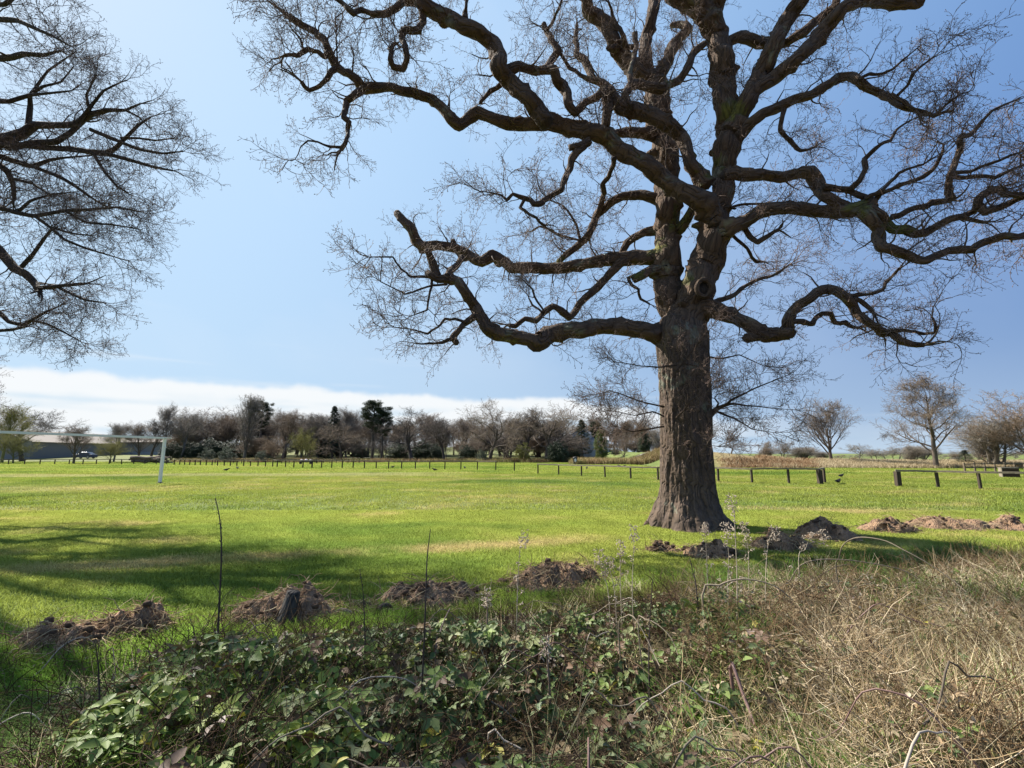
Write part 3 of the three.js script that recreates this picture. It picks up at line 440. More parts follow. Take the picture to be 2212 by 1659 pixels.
// ---------------------------------------------------------------- the big tree at the left edge: only its crown reaches into view, its shade lies on the field
{
  const tree = thing('spreading_tree', 'dense bare tree crown reaching in from the left edge', 'tree', [0, 0, 0]);
  const bx = -19.2, bz = -13.2, g = heightAt(bx, bz), r = rngOf(909), out = { mb: new MB(), sprays: oakSprays.map(() => []) };
  const hm = barkMat(C(0.085, 0.065, 0.055), 0.03);
  const trunk = [{ p: V(bx, g - 0.2, bz), r: 0.75 }, { p: V(bx, g + 0.3, bz), r: 0.55 }, { p: V(bx + 0.1, g + 2.2, bz), r: 0.46 }, { p: V(bx + 0.25, g + 4.5, bz + 0.1), r: 0.4 }, { p: V(bx + 0.1, g + 7, bz - 0.1), r: 0.3 }, { p: V(bx - 0.2, g + 10, bz), r: 0.18 }, { p: V(bx - 0.3, g + 13, bz + 0.2), r: 0.06 }];
  { const [p, q] = smoothPath(trunk, 0.15), mb = new MB(); mb.tube(p, q, { sides: 24, uv: 0.8, relief: (th, s, c, rr) => rr * 0.1 * noise(Math.cos(th) * 2, Math.sin(th) * 2, s) }); part('trunk', mb.geo(true), hm, tree); }
  const o = { every: 0.2, gnarl: 0.36, lift: 0.03, thin: 0.006, levels: 1, fork: 0.28, leafy: 0.4, len: 0.74, reach: 0.85, from: 0.02, direct: 0.35, tip: true };
  const add = (list, opt = o) => { const [p, q] = smoothPath(list, 0.1), mb = new MB(), sd = r() * 50; mb.tube(p, q, { sides: 9, uv: 0.8, relief: (th, s, c, rr) => rr * (0.14 * noise(Math.cos(th) + sd, Math.sin(th), s * 2.5)) }); part('branch', mb.geo(true), hm, tree); dress(p, q, r, out, opt); };
  const traced = [
    [13.4, 12.4, '-60,690,60 0,650,50 100,620,45 160,580,36 250,580,26 350,575,28 420,530,25 500,510,20 580,510,12 650,480,7', 5.0], [13.2, 12.8, '-60,680,30 60,680,28 170,660,26 260,655,25 330,610,22 390,560,16', 4.8],
    [13.2, 12.2, '80,670,26 230,685,25 330,690,25 430,705,25 490,710,25 530,690,20 580,640,16 640,580,12 700,540,7'], [12.4, 12.0, '480,708,18 600,740,16 700,770,14 800,790,7'], [12.5, 11.9, '420,600,18 540,650,16 640,690,14 750,710,10 850,700,5'],
    [13.6, 13.0, '-60,720,30 50,740,25 150,770,20 230,740,15 300,730,10 420,720,6', 4.6], [13.0, 12.6, '150,770,18 280,820,16 360,870,14 430,920,10 500,960,6'],
    [13.0, 12.2, '-60,960,25 80,985,20 160,1000,18 300,975,16 420,970,14 540,960,10 650,980,6', 3.8], [12.8, 12.3, '160,1000,14 230,1050,13 300,1110,12 400,1150,10 500,1180,7 600,1210,4'],
    [13.4, 13.0, '-60,1120,44 20,1185,38 70,1245,38 120,1270,35 160,1310,30 182,1348,24', 3.2], [13.0, 12.7, '165,1335,22 260,1325,18 400,1312,12'], [12.9, 12.5, '260,1325,15 340,1365,12 400,1390,10 480,1400,6'], [13.1, 12.9, '100,1235,20 150,1180,16 200,1110,14 240,1060,9'],
    [13.6, 13.4, '-80,1430,24 0,1450,20 40,1490,17 110,1505,18 150,1480,14 220,1440,10 270,1420,6', 2.8], [13.4, 13.1, '150,1485,12 220,1500,10 300,1540,8 380,1585,4'], [13.5, 13.2, '-60,1540,16 60,1525,14 130,1510,9', 2.6],
    [10.4, 9.2, '-60,80,30 0,90,25 80,95,20 160,130,16 250,170,12 320,210,7', 8.5], [11.2, 10.2, '-60,280,34 0,270,28 60,265,26 110,250,22 200,255,16 280,235,8', 7.2], [13.3, 13.0, '130,590,25 140,490,20 140,440,16 200,400,12 280,380,8 340,310,5'],
    [13.7, 13.3, '-60,740,30 30,790,26 60,850,20 66,925,13', 4.4], [13.4, 13.0, '50,825,16 150,850,12 240,910,5'], [10.2, 9.2, '-60,40,20 20,20,18 90,-30,14 180,-40,10', 9.0], [12.6, 12.2, '360,570,18 430,480,14 480,420,10 560,380,6'], [12.5, 12.1, '560,640,12 640,640,10 720,650,8 800,640,4'], [13.1, 12.7, '-60,480,24 40,470,20 140,440,15 240,430,10 330,420,6', 6.0],
    [12.9, 12.5, '230,1050,12 330,1080,9 420,1090,5'], [13.0, 12.6, '80,985,14 140,930,11 240,900,9 330,890,5'], [12.6, 12.2, '300,975,12 400,1030,10 520,1040,8 640,1060,4'], [12.7, 12.3, '430,705,16 480,790,13 540,860,10 600,900,5'], [12.5, 12.0, '580,510,10 640,540,8 700,600,4'], [12.7, 12.3, '420,525,12 400,440,10 440,360,6'], [13.2, 12.9, '140,440,12 220,330,10 290,280,7 350,240,4'],
  ];
  for (const [Z0, Z1, t, join] of traced) {
    const list = limb(Z0, Z1, 'H ' + t);
    if (join) { const f = list[0], jy = clamp(g + join, g + 2, g + 10); list.unshift({ p: V(bx, jy, bz), r: Math.max(f.r * 1.5, 0.08) }, { p: V(lerp(bx, f.p.x, 0.5), lerp(jy, f.p.y, 0.5) + 0.25, lerp(bz, f.p.z, 0.5)), r: f.r * 1.25 }); }
    add(list, list[list.length - 1].p.y > 10 ? { ...o, every: 0.36, leafy: 0.28 } : o);
  }
  // the far side of the crown, out of the frame
  for (let k = 0; k < 26; k++) { const a = r.r(1.9, 4.4), h = r.r(2.6, 6.5), len = r.r(3.5, 6.5) * (1 - 0.05 * h), up = r.r(0.05, 0.6), list = []; let p = V(bx, g + h, bz), d = V(Math.cos(a), up, Math.sin(a)).normalize(); for (let j = 0; j < 8; j++) { list.push({ p: p.clone(), r: lerp(0.11, 0.012, j / 7) }); d.addScaledVector(r.dir(), 0.3).normalize(); p.addScaledVector(d, len / 7); } add(list, { ...o, every: 0.3, reach: 1.1, len: 0.9 }); }
  part('side_branches', out.mb.geo(), mat(C(0.06, 0.046, 0.04), 0.95), tree, 'stuff');
  const tw = mat(C(0.11, 0.07, 0.058), 0.85); let n = 0; out.sprays.forEach((l, k) => { n += l.length; copies('twigs', oakSprays[k], tw, l, tree); }); console.log('left sprays', n, out.mb.i.length / 3);
}
// ---------------------------------------------------------------- far trees: prototypes one metre tall, each trunk and limbs plus a crown of sprays
const farSprays = [1, 2, 3].map(s => spray(s * 31 + 7, { r: [0.014, 0.0095, 0.007], kids: [6, 3], bare: true, bend: 0.28 }));
function bareTree(seed, o) {
  const r = rngOf(seed), wood = new MB(), tips = farSprays.map(() => []);
  const put = (p, d, s) => r.pick(tips).push({ p: p.clone(), q: quatTo(d, r() * 6.28), s });
  const grow = (p, d, len, rr, lev) => {
    const n = lev === 0 ? 6 : 4, pts = [p.clone()], rs = [rr], ds = [d.clone()]; let q = p.clone(), e = d.clone();
    for (let k = 1; k <= n; k++) { e.addScaledVector(r.dir(), o.gnarl * (lev ? 1 : 0.35)).addScaledVector(Y, lev ? o.up : 0.2).normalize(); q = q.clone().addScaledVector(e, len / n); pts.push(q); ds.push(e.clone()); rs.push(rr * (1 - (lev ? 0.62 : o.taper) * k / n)); }
    wood.tube(pts, rs, { sides: lev === 0 ? 8 : lev === 1 ? 5 : 3, cap: false });
    const kids = o.kids[lev]; if (kids) for (let c = 0; c < kids; c++) { const t = lerp(lev ? 0.25 : o.first, 1, (c + r()) / kids) * n, i = Math.min(n - 1, Math.floor(t)), a = pts[i].clone().lerp(pts[i + 1], t - i), az = (c * 2.4 + r.s(0.7)); const ref = ds[i + 1], s1 = V(Math.cos(az), 0, Math.sin(az)); if (lev) { s1.copy(r.dir()); } s1.addScaledVector(ref, -s1.dot(ref)).normalize(); const ang = r.r(o.ang[0], o.ang[1]) * (lev ? 0.85 : 1 - 0.45 * (t / n - o.first)); const shape = lev === 0 ? o.profile((t / n - o.first) / (1 - o.first)) : 1; grow(a, ref.clone().multiplyScalar(Math.cos(ang)).addScaledVector(s1, Math.sin(ang)).normalize(), (lev === 0 ? o.limb * shape : len * r.r(0.42, 0.66)), rs[i] * (lev ? 0.55 : 0.5), lev + 1); }
    if (lev >= o.sprayFrom) { for (let k = 1; k <= n; k++) if (r() < o.dense) { const s1 = r.dir(); s1.addScaledVector(ds[k], -s1.dot(ds[k])).normalize(); put(pts[k], ds[k].clone().multiplyScalar(o.along).add(s1).addScaledVector(Y, 0.15).normalize(), o.twig * r.r(0.6, 1.2)); } put(q, e, o.twig * r.r(0.7, 1.2)); }
  };
  if (o.stems) for (let s = 0; s < o.stems; s++) grow(V(r.s(0.06), 0, r.s(0.06)), V(r.s(0.5), 1, r.s(0.5)).normalize(), o.trunk, 0.02, 0); else grow(V(0, -0.02, 0), V(r.s(0.04), 1, r.s(0.04)).normalize(), o.trunk, o.girth, 0);
  return { wood: wood.geo(), tips };
}
const oakish = { trunk: 0.62, girth: 0.028, taper: 0.6, first: 0.36, kids: [9, 4, 3], limb: 0.46, profile: t => 1 - 0.35 * Math.abs(t - 0.3), ang: [0.7, 1.25], gnarl: 0.34, up: 0.10, sprayFrom: 2, dense: 0.7, along: 0.7, twig: 0.115 };
const PROTO = {
  oak1: bareTree(101, oakish), oak2: bareTree(202, { ...oakish, first: 0.3, limb: 0.5, gnarl: 0.42 }), oak3: bareTree(303, { ...oakish, trunk: 0.7, first: 0.45, ang: [0.5, 1.0], limb: 0.42 }),
  upright: bareTree(404, { ...oakish, trunk: 0.78, girth: 0.021, first: 0.28, kids: [13, 4, 3], ang: [0.4, 0.75], limb: 0.38, gnarl: 0.16, up: 0.12, along: 1.2, twig: 0.11 }),
  upright2: bareTree(505, { ...oakish, trunk: 0.8, girth: 0.019, first: 0.34, kids: [12, 4, 3], ang: [0.35, 0.7], limb: 0.33, gnarl: 0.18, up: 0.12, along: 1.1, twig: 0.11 }),
  poplar: bareTree(606, { ...oakish, trunk: 0.95, girth: 0.018, taper: 0.9, first: 0.16, kids: [26, 5, 0], ang: [0.3, 0.5], limb: 0.30, profile: t => 0.45 + 1.0 * Math.sin(Math.PI * Math.min(1, t * 0.9 + 0.1)), gnarl: 0.07, up: 0.3, sprayFrom: 1, dense: 0.8, along: 2.2, twig: 0.1 }),
  rounded: bareTree(707, { ...oakish, trunk: 0.6, girth: 0.02, first: 0.3, kids: [14, 5, 2], ang: [0.5, 1.2], limb: 0.45, profile: t => 0.8 + 0.25 * t, gnarl: 0.2, dense: 0.7, twig: 0.13 }),
  fan: bareTree(919, { ...oakish, trunk: 0.55, girth: 0.03, taper: 0.75, first: 0.22, kids: [15, 5, 3], ang: [0.28, 0.85], limb: 0.56, profile: t => 1 - 0.15 * t, gnarl: 0.17, up: 0.09, along: 1.0, twig: 0.1 }),
  tallopen: bareTree(929, { ...oakish, trunk: 0.9, girth: 0.024, taper: 0.85, first: 0.2, kids: [17, 5, 3], ang: [0.75, 1.2], limb: 0.36, profile: t => 1.05 - 0.55 * t, gnarl: 0.3, up: 0.09, along: 0.8, twig: 0.085 }),
  bush: bareTree(808, { ...oakish, stems: 9, trunk: 0.7, taper: 0.7, first: 0.1, kids: [5, 4, 0], ang: [0.4, 1.0], limb: 0.42, gnarl: 0.25, sprayFrom: 1, dense: 0.8, twig: 0.2 }),
};
// foliage clumps for the evergreens
function clump(seed, n, w, l) { const r = rngOf(seed), mb = new MB(); for (let k = 0; k < n; k++) { const d = r.dir(), c = d.clone().multiplyScalar(Math.cbrt(r()) * 0.5), a = r.dir(), b = a.clone().cross(r.dir()).normalize(); a.multiplyScalar(l * r.r(0.6, 1.2)); b.multiplyScalar(w); mb.tri(c.clone().sub(b), c.clone().add(b), c.clone().add(a)); } return mb.geo(); }
const needles = clump(5, 130, 0.03, 0.3), leaves = clump(6, 110, 0.06, 0.16);
function evergreen(seed, kind) {
  const r = rngOf(seed), wood = new MB(), tips = [];
  const put = (x, y, z, s, fl = 0.7) => tips.push({ p: V(x, y, z), q: new THREE.Quaternion().setFromEuler(new THREE.Euler(r.s(0.4), r() * 6.28, r.s(0.4))), s: V(s, s * fl, s) });
  if (kind === 'pine') {
    const top = 0.9; wood.tube([V(0, -0.02, 0), V(0.01, 0.3, 0), V(-0.01, 0.6, 0.01), V(0.01, 0.8, 0), V(0, top, 0)], [0.02, 0.017, 0.014, 0.01, 0.004], { sides: 7, cap: false });
    for (let k = 0; k < 26; k++) { const h = lerp(0.5, 0.96, Math.pow(k / 25, 0.7)), a = k * 2.4 + r.s(0.4), L = (0.22 - 0.12 * Math.abs(h - 0.75) * 2) * r.r(0.6, 1.1) * (h > 0.9 ? 0.6 : 1), e = V(Math.cos(a) * L, 0.02 + r.r(0, 0.05), Math.sin(a) * L); wood.tube([V(0, h - 0.06, 0), V(e.x * 0.5, h - 0.02, e.z * 0.5), V(e.x, h + e.y * 0.5, e.z)], [0.007, 0.005, 0.002], { sides: 4, cap: false }); for (let q = 0; q < 9; q++) { const f = r.r(0.45, 1.1); put(e.x * f + r.s(0.035), h + e.y * f + r.r(-0.01, 0.035), e.z * f + r.s(0.035), r.r(0.06, 0.1), 0.55); } }
  } else if (kind === 'fir') {
    wood.tube([V(0, -0.02, 0), V(0, 0.5, 0), V(0, 0.98, 0)], [0.022, 0.014, 0.003], { sides: 7, cap: false });
    for (let k = 0; k < 90; k++) { const h = lerp(0.12, 0.98, k / 89), a = k * 2.4, L = (0.26 * Math.pow(1 - h, 0.75) + 0.012) * r.r(0.75, 1.2); const e = V(Math.cos(a) * L, -0.04 * (1 - h), Math.sin(a) * L); wood.tube([V(0, h, 0), V(e.x, h + e.y, e.z)], [0.004, 0.0012], { sides: 3, cap: false }); for (let q = 0; q < 4; q++) { const f = r.r(0.35, 1.05); put(e.x * f, h + e.y * f, e.z * f, r.r(0.045, 0.08), 0.6); } }
  } else if (kind === 'ivy') {
    wood.tube([V(0, -0.02, 0), V(0.02, 0.4, 0), V(0, 0.9, 0)], [0.025, 0.02, 0.004], { sides: 6, cap: false });
    for (let k = 0; k < 260; k++) { const h = Math.pow(r(), 0.8) * 0.98, a = r() * 6.28, R = 0.17 * Math.pow(Math.sin(Math.PI * clamp(h * 0.92 + 0.06, 0, 1)), 0.6) * Math.sqrt(r()); put(Math.cos(a) * R, h, Math.sin(a) * R, r.r(0.07, 0.12), 0.9); }
  } else {                                                           // shrub
    for (let k = 0; k < 7; k++) { const a = k * 0.9, e = V(Math.cos(a) * 0.3, 0.6, Math.sin(a) * 0.3); wood.tube([V(0, -0.02, 0), e.clone().multiplyScalar(0.5), e], [0.02, 0.014, 0.006], { sides: 4, cap: false }); }
    const gap = kind === 'thin' ? 130 : 300;
    for (let k = 0; k < gap; k++) { const d = r.dir(); d.y = Math.abs(d.y) * 1.0; const R = 0.42 * Math.cbrt(r()) * (1 + 0.3 * noise(d.x * 2 + seed, d.y * 2, d.z * 2)); put(d.x * R * 1.15, 0.05 + Math.max(0.0, d.y) * R * 2.1 + r.r(0, 0.12), d.z * R * 1.15, r.r(0.11, 0.18), 0.9); }
  }
  return { wood: wood.geo(), tips };
}
const EVER = { pine: evergreen(11, 'pine'), pine2: evergreen(12, 'pine'), fir: evergreen(13, 'fir'), fir2: evergreen(15, 'fir'), ivy: evergreen(16, 'ivy'), shrub: evergreen(14, 'shrub'), shrub2: evergreen(18, 'shrub'), thin: evergreen(19, 'thin') };
const woodTone = { dark: C(0.075, 0.06, 0.052), brown: C(0.11, 0.085, 0.066), grey: C(0.13, 0.115, 0.10), warm: C(0.14, 0.10, 0.068), olive: C(0.16, 0.15, 0.055), pale: C(0.18, 0.16, 0.13) };
const twigTone = { dark: C(0.10, 0.08, 0.068), brown: C(0.20, 0.15, 0.11), grey: C(0.22, 0.19, 0.16), warm: C(0.25, 0.175, 0.115), olive: C(0.24, 0.22, 0.06), pale: C(0.26, 0.23, 0.19) };
const M = {}; for (const k in woodTone) { M['w' + k] = mat(woodTone[k], 0.95); M['t' + k] = mat(twigTone[k], 0.9); }
const greens = { pine: leafMat(C(0.045, 0.06, 0.03), 0.7, 0.12, { specularIntensity: 0.3 }), fir: leafMat(C(0.03, 0.045, 0.03), 0.7, 0.1, { specularIntensity: 0.3 }), ivy: leafMat(C(0.12, 0.15, 0.03), 0.55, 0.25, { specularIntensity: 0.5 }), laurel: leafMat(C(0.045, 0.065, 0.03), 0.5, 0.15, { specularIntensity: 0.6 }), greyleaf: leafMat(C(0.12, 0.14, 0.09), 0.6, 0.2, { specularIntensity: 0.5 }), yellow: leafMat(C(0.22, 0.22, 0.05), 0.6, 0.3, { specularIntensity: 0.4 }), brush: leafMat(C(0.15, 0.11, 0.06), 0.8, 0.15, { specularIntensity: 0.2 }) };
// place a far tree: column px, foot row, top row in view pixels, distance Z, half-width factor
let spin = 0.4;
function farTree(name, proto, tone, px, top, Z, wide, label, group, lean = 0) {
  const at = atZ(px, 990, Z), y = heightAt(at.x, -Z), h = atZ(px, top, Z).y - y; spin += 1.7;
  const o = thing(name, label, 'tree', [at.x, y, -Z], group), pr = PROTO[proto] || EVER[proto], green = !PROTO[proto];
  o.rotation.set(0, spin, 0); if (lean) o.rotation.z = lean; const k = h / (pr.h || (pr.h = reach(pr)));
  part('trunk', pr.wood, M['w' + (green ? 'dark' : tone)], o);
  if (green) copies('crown', proto === 'ivy' || proto.startsWith('shrub') || proto === 'thin' ? leaves : needles, greens[tone], pr.tips, o); else pr.tips.forEach((l, i) => copies('crown', farSprays[i], M['t' + tone], l, o));
  const wf = wide * (green ? 1.1 : 1.5); o.scale.set(k * wf, k, k * wf); return o;
}
function reach(pr) { let m = 0; for (const l of (Array.isArray(pr.tips[0]) ? pr.tips : [pr.tips])) for (const t of l) { const s = typeof t.s === 'number' ? t.s * 0.8 * Math.max(0, V(0, 1, 0).applyQuaternion(t.q).y) : t.s.y * 0.5; m = Math.max(m, t.p.y + s); } return m; }
// named trees, left to right
const far = [
  // left of the goal
  ['bare_tree', 'oak1', 'dark', 48, 880, 92, 1.0, 'dark round-crowned bare tree beside the left end of the long shed'],
  ['budding_tree', 'upright', 'olive', 5, 868, 78, 0.9, 'tall yellow-green budding tree at the left edge in front of the shed'],
  ['budding_tree', 'rounded', 'olive', 30, 925, 74, 1.0, 'low yellowish budding tree in front of the left end of the shed'],
  ['bare_tree', 'upright', 'brown', 160, 915, 72, 1.15, 'small bare tree seen through the goal in front of the shed'],
  ['bare_tree', 'upright2', 'grey', 246, 908, 84, 1.0, 'small bare tree rising above the crossbar left of the upright'],
  ['budding_tree', 'rounded', 'olive', 240, 943, 76, 1.1, 'low spreading budding tree below the crossbar'],
  ['bare_tree', 'upright', 'brown', 300, 912, 84, 1.1, 'bare tree standing left of the goal upright'],
  ['bare_tree', 'upright2', 'grey', 352, 868, 98, 0.55, 'tall slender pale bare tree behind the goal upright'],
  ['bare_tree', 'oak3', 'dark', 325, 905, 95, 0.9, 'dark bare tree just left of the goal upright'],
  // middle
  ['bare_tree', 'oak3', 'grey', 392, 888, 96, 0.85, 'bare tree directly right of the goal upright'],
  ['poplar_tree', 'poplar', 'grey', 527, 853, 96, 1.15, 'tall narrow bare poplar pointing above the woodland'],
  ['pine_tree', 'pine', 'pine', 558, 864, 104, 0.85, 'lone tall dark pine beside the bare poplar'],
  ['bare_tree', 'oak3', 'brown', 610, 888, 98, 0.85, 'bare domed tree between the pine and the yellowish tree'],
  ['budding_tree', 'rounded', 'olive', 655, 922, 84, 0.7, 'small yellow-green budding tree in front of the woodland'],
  ['bare_tree', 'rounded', 'warm', 585, 940, 84, 0.9, 'low brown bare tree left of the yellowish budding tree'],
  ['fir_tree', 'fir', 'fir', 717, 876, 104, 0.8, 'dark pointed fir among the bare trees'],
  ['bare_tree', 'upright2', 'grey', 747, 875, 106, 0.9, 'pale bare tree directly right of the pointed fir'],
  ['pine_tree', 'pine2', 'pine', 803, 862, 92, 1.15, 'broad dark pine with an umbrella crown'],
  ['pine_tree', 'pine', 'pine', 824, 884, 91, 0.95, 'slimmer dark pine leaning against the umbrella pine'],
  ['bare_tree', 'oak1', 'brown', 735, 912, 90, 0.9, 'brown bare tree below the fir'],
  ['bare_tree', 'oak2', 'dark', 888, 880, 90, 1.15, 'broad dark oak right of the pines'],
  ['bare_tree', 'oak3', 'dark', 960, 898, 90, 0.95, 'open-crowned bare oak left of the central big oak'],
  ['bare_tree', 'oak2', 'brown', 1058, 858, 86, 0.9, 'tallest bare oak in the middle of the woodland belt'],
  ['bare_tree', 'oak3', 'dark', 1133, 880, 88, 0.95, 'bare oak right of the tallest middle oak'],
  ['bare_tree', 'oak1', 'brown', 1180, 876, 86, 1.0, 'wide bare oak with reaching limbs in front of the woodland'],
  ['evergreen_tree', 'shrub', 'laurel', 1205, 950, 82, 1.1, 'dark green holly-like evergreen below the wide bare oak'],
  ['pine_tree', 'fir2', 'pine', 1258, 906, 108, 1.2, 'dark evergreen behind the white gable'],
  ['pine_tree', 'pine2', 'pine', 1288, 908, 110, 0.9, 'small pine right of the white gable'],
  ['ivy_tree', 'ivy', 'ivy', 1300, 928, 92, 1.2, 'ivy-covered bright green tree right of the white gable'],
  ['bare_tree', 'rounded', 'brown', 1347, 930, 82, 1.0, 'small bare tree with forked pale trunk left of the great oak'],
  ['fir_tree', 'ivy', 'laurel', 1392, 933, 95, 1.6, 'rounded dark conifer just left of the great oak'],
  ['bare_tree', 'upright2', 'grey', 1416, 925, 88, 0.8, 'thin bare tree beside the great oak on its left'],
  // right of the oak
  ['bare_tree', 'oak3', 'grey', 1540, 910, 60, 0.75, 'bare tree half hidden by the right side of the great oak'],
  ['bare_tree', 'oak2', 'brown', 1580, 930, 60, 0.8, 'small leaning bare tree on the bank right of the great oak', null, 0.1],
  ['bare_tree', 'bush', 'brown', 1658, 966, 68, 0.9, 'low fan-shaped bare shrub on the bank'],
  ['bare_tree', 'oak3', 'brown', 1662, 952, 78, 0.9, 'smaller of the two rounded trees on the bank'],
  ['bare_tree', 'rounded', 'brown', 1693, 946, 76, 0.85, 'denser of the two rounded trees on the bank'],
  ['bare_tree', 'fan', 'brown', 1795, 840, 58, 0.9, 'large upright bare tree with fanning limbs right of the great oak'],
  ['bare_tree', 'oak1', 'grey', 1855, 958, 74, 1.2, 'low wide bare oak behind the large upright tree'],
  ['bare_tree', 'upright2', 'grey', 1737, 965, 80, 0.6, 'thin young bare tree left of the large upright tree'],
  ['bare_tree', 'tallopen', 'brown', 2020, 806, 50, 0.82, 'tall leaning bare tree behind the right-hand rail', null, 0.13],
  ['bare_tree', 'bush', 'pale', 1975, 960, 58, 1.0, 'pale bare shrub behind the tall leaning tree'],
  ['evergreen_tree', 'fir', 'laurel', 2085, 972, 54, 2.2, 'dark green wide evergreen right of the tall leaning tree'],
  ['bare_tree', 'rounded', 'warm', 2215, 840, 48, 1.1, 'large yellow-brown bare tree at the right edge'],
  ['bare_tree', 'bush', 'pale', 2150, 900, 52, 1.2, 'pale spreading bare tree low at the right edge'],
  ['bare_tree', 'oak2', 'warm', 2128, 975, 56, 0.9, 'small brown bare tree left of the pale spreading one'],
  ['pine_tree', 'fir', 'pine', 1885, 990, 85, 1.2, 'tiny dark conifer on the right skyline'],
  ['pine_tree', 'pine', 'pine', 1770, 985, 90, 1.6, 'small flat-topped conifer behind the foot of the upright tree'],
];
for (const a of far) farTree(a[0], a[1], a[2], a[3], a[4], a[5], a[6], a[7], a[8], a[9]);
// the woodland belt behind: trees nothing tells apart
{
  const r = rngOf(55), G = 'bare trees of the woodland belt', prof = [[360, 925], [430, 900], [480, 905], [520, 893], [600, 905], [680, 900], [760, 902], [840, 915], [920, 905], [1000, 912], [1080, 910], [1160, 915], [1240, 915], [1320, 905], [1380, 915], [1440, 930]];
  const topAt = x => { for (let k = 0; k < prof.length - 1; k++) if (x <= prof[k + 1][0]) return lerp(prof[k][1], prof[k + 1][1], clamp((x - prof[k][0]) / (prof[k + 1][0] - prof[k][0]), 0, 1)); return 930; };
  for (let k = 0; k < 84; k++) { const x = 372 + (k + r()) / 84 * 1070; farTree('woodland_tree', r.pick(['upright', 'upright2', 'oak3', 'rounded', 'oak1', 'upright']), r.pick(['brown', 'grey', 'brown', 'warm', 'dark']), x, topAt(x) + r.r(-22, 18), r.r(106, 132), r.r(0.85, 1.25), 'bare tree in the woodland belt behind the pitch', G); }
  for (let k = 0; k < 40; k++) { const x = 365 + (k + r()) / 40 * 1075; farTree('woodland_shrub', r.pick(['bush', 'rounded']), r.pick(['brown', 'warm', 'dark']), x, r.r(938, 962), r.r(98, 120), r.r(1.2, 1.7), 'brown leafless thicket bush under the woodland belt', 'thicket bushes of the woodland belt').userData.category = 'shrub'; }
  for (const [x, t, Z, w] of [[452, 945, 98, 1.5], [490, 950, 100, 1.6], [430, 958, 96, 1.3], [405, 950, 98, 1.2], [370, 952, 99, 1.2], [700, 950, 108, 1.4], [860, 955, 100, 1.5], [920, 948, 96, 1.6], [940, 962, 94, 1.4], [1240, 965, 96, 1.4], [1010, 960, 96, 1.3], [560, 942, 106, 1.5], [780, 962, 104, 1.3], [1330, 968, 98, 1.3], [1380, 970, 98, 1.3]]) farTree('evergreen_shrub', r.pick(['shrub', 'shrub2']), 'laurel', x, t, Z, w, 'dark evergreen shrub at the foot of the woodland belt', 'evergreen shrubs of the woodland belt').userData.category = 'shrub';
  for (const [x, t, Z, l] of [[448, 966, 84, 'small grey-green bush nearest the goal upright'], [490, 963, 82, 'larger grey-green bush left of the poplar'], [565, 972, 82, 'pale grey bush just right of the poplar'], [1183 - 320, 992, 80, 'bright low bush under the broad dark oak'], [1040, 970, 84, 'green-tinged bush at the foot of the tallest middle oak'], [1130, 955, 86, 'yellow bush between the two bare oaks']]) farTree('small_bush', 'thin', x > 1100 || x === 863 ? 'yellow' : 'greyleaf', x, t, Z, 1.0, l).userData.category = 'shrub';
  // thicket along the foot of the right-hand bank and skyline
  for (let k = 0; k < 34; k++) { const x = 1545 + (k + r()) / 34 * 680; farTree('bank_shrub', 'bush', r.pick(['brown', 'warm', 'grey']), x, r.r(985, 996), r.r(62, 86), r.r(1.4, 2.2), 'low leafless scrub on the bank right of the oak', 'scrub along the right-hand bank').userData.category = 'shrub'; }
  for (let k = 0; k < 34; k++) { const x = 1610 + (k + r()) / 34 * 620; farTree('hedge_tree', r.pick(['rounded', 'bush', 'oak1']), r.pick(['grey', 'pale', 'brown']), x, r.r(964, 984), r.r(78, 105), r.r(1.2, 1.8), 'greyish bare hedge tree on the right-hand skyline', 'hedge trees on the right-hand skyline'); }
}
// dry grass and dead bracken on the bank and along the edge of the far trees
{
  const r = rngOf(66), list = [], g = bladePatch(9, 60, 1.2, 0.2, 0.55, 0.014, 0.7);
  for (let k = 0; k < 2600; k++) { const px = 1560 + 660 * Math.pow(r(), 0.8), Z = px < 1640 ? r.r(49.5, 54) : r.r(49.5, 60), p = atZ(px, 1000, Z); const w = px > 1650 ? 1 : 0.9; list.push({ p: V(p.x, heightAt(p.x, -Z), -Z), q: new THREE.Quaternion().setFromAxisAngle(Y, r() * 6.28), s: V(1, r.r(0.4, 1.05) * w, 1), c: px > 1760 || r() < 0.2 ? C(0.42, 0.34, 0.21) : C(0.26, 0.16, 0.085) }); }
  for (let k = 0; k < 900; k++) { const px = 1240 + r() * 230, Z = r.r(66, 74), p = atZ(px, 1000, Z); list.push({ p: V(p.x, heightAt(p.x, -Z), -Z), q: new THREE.Quaternion().setFromAxisAngle(Y, r() * 6.28), s: V(1.2, r.r(1, 2.2), 1.2), c: r() < 0.5 ? C(0.27, 0.19, 0.10) : C(0.2, 0.18, 0.07) }); }
  for (let k = 0; k < 900; k++) { const px = 380 + r() * 880, Z = r.r(80, 92), p = atZ(px, 1000, Z); list.push({ p: V(p.x, heightAt(p.x, -Z), -Z), q: new THREE.Quaternion().setFromAxisAngle(Y, r() * 6.28), s: V(1.4, r.r(0.7, 1.8), 1.4), c: r() < 0.6 ? C(0.17, 0.11, 0.06) : C(0.2, 0.19, 0.07) }); }
  const o = new THREE.Group(); o.name = 'rough_grass'; scene.add(o); tag(o, 'tall dry grass and dead bracken edging the far side of the field', 'dry grass', null, 'stuff');
  copies('dead_stalks', g, leafMat(C(1, 1, 1), 0.9, 0.2, { specularIntensity: 0.1 }), list, o);
}
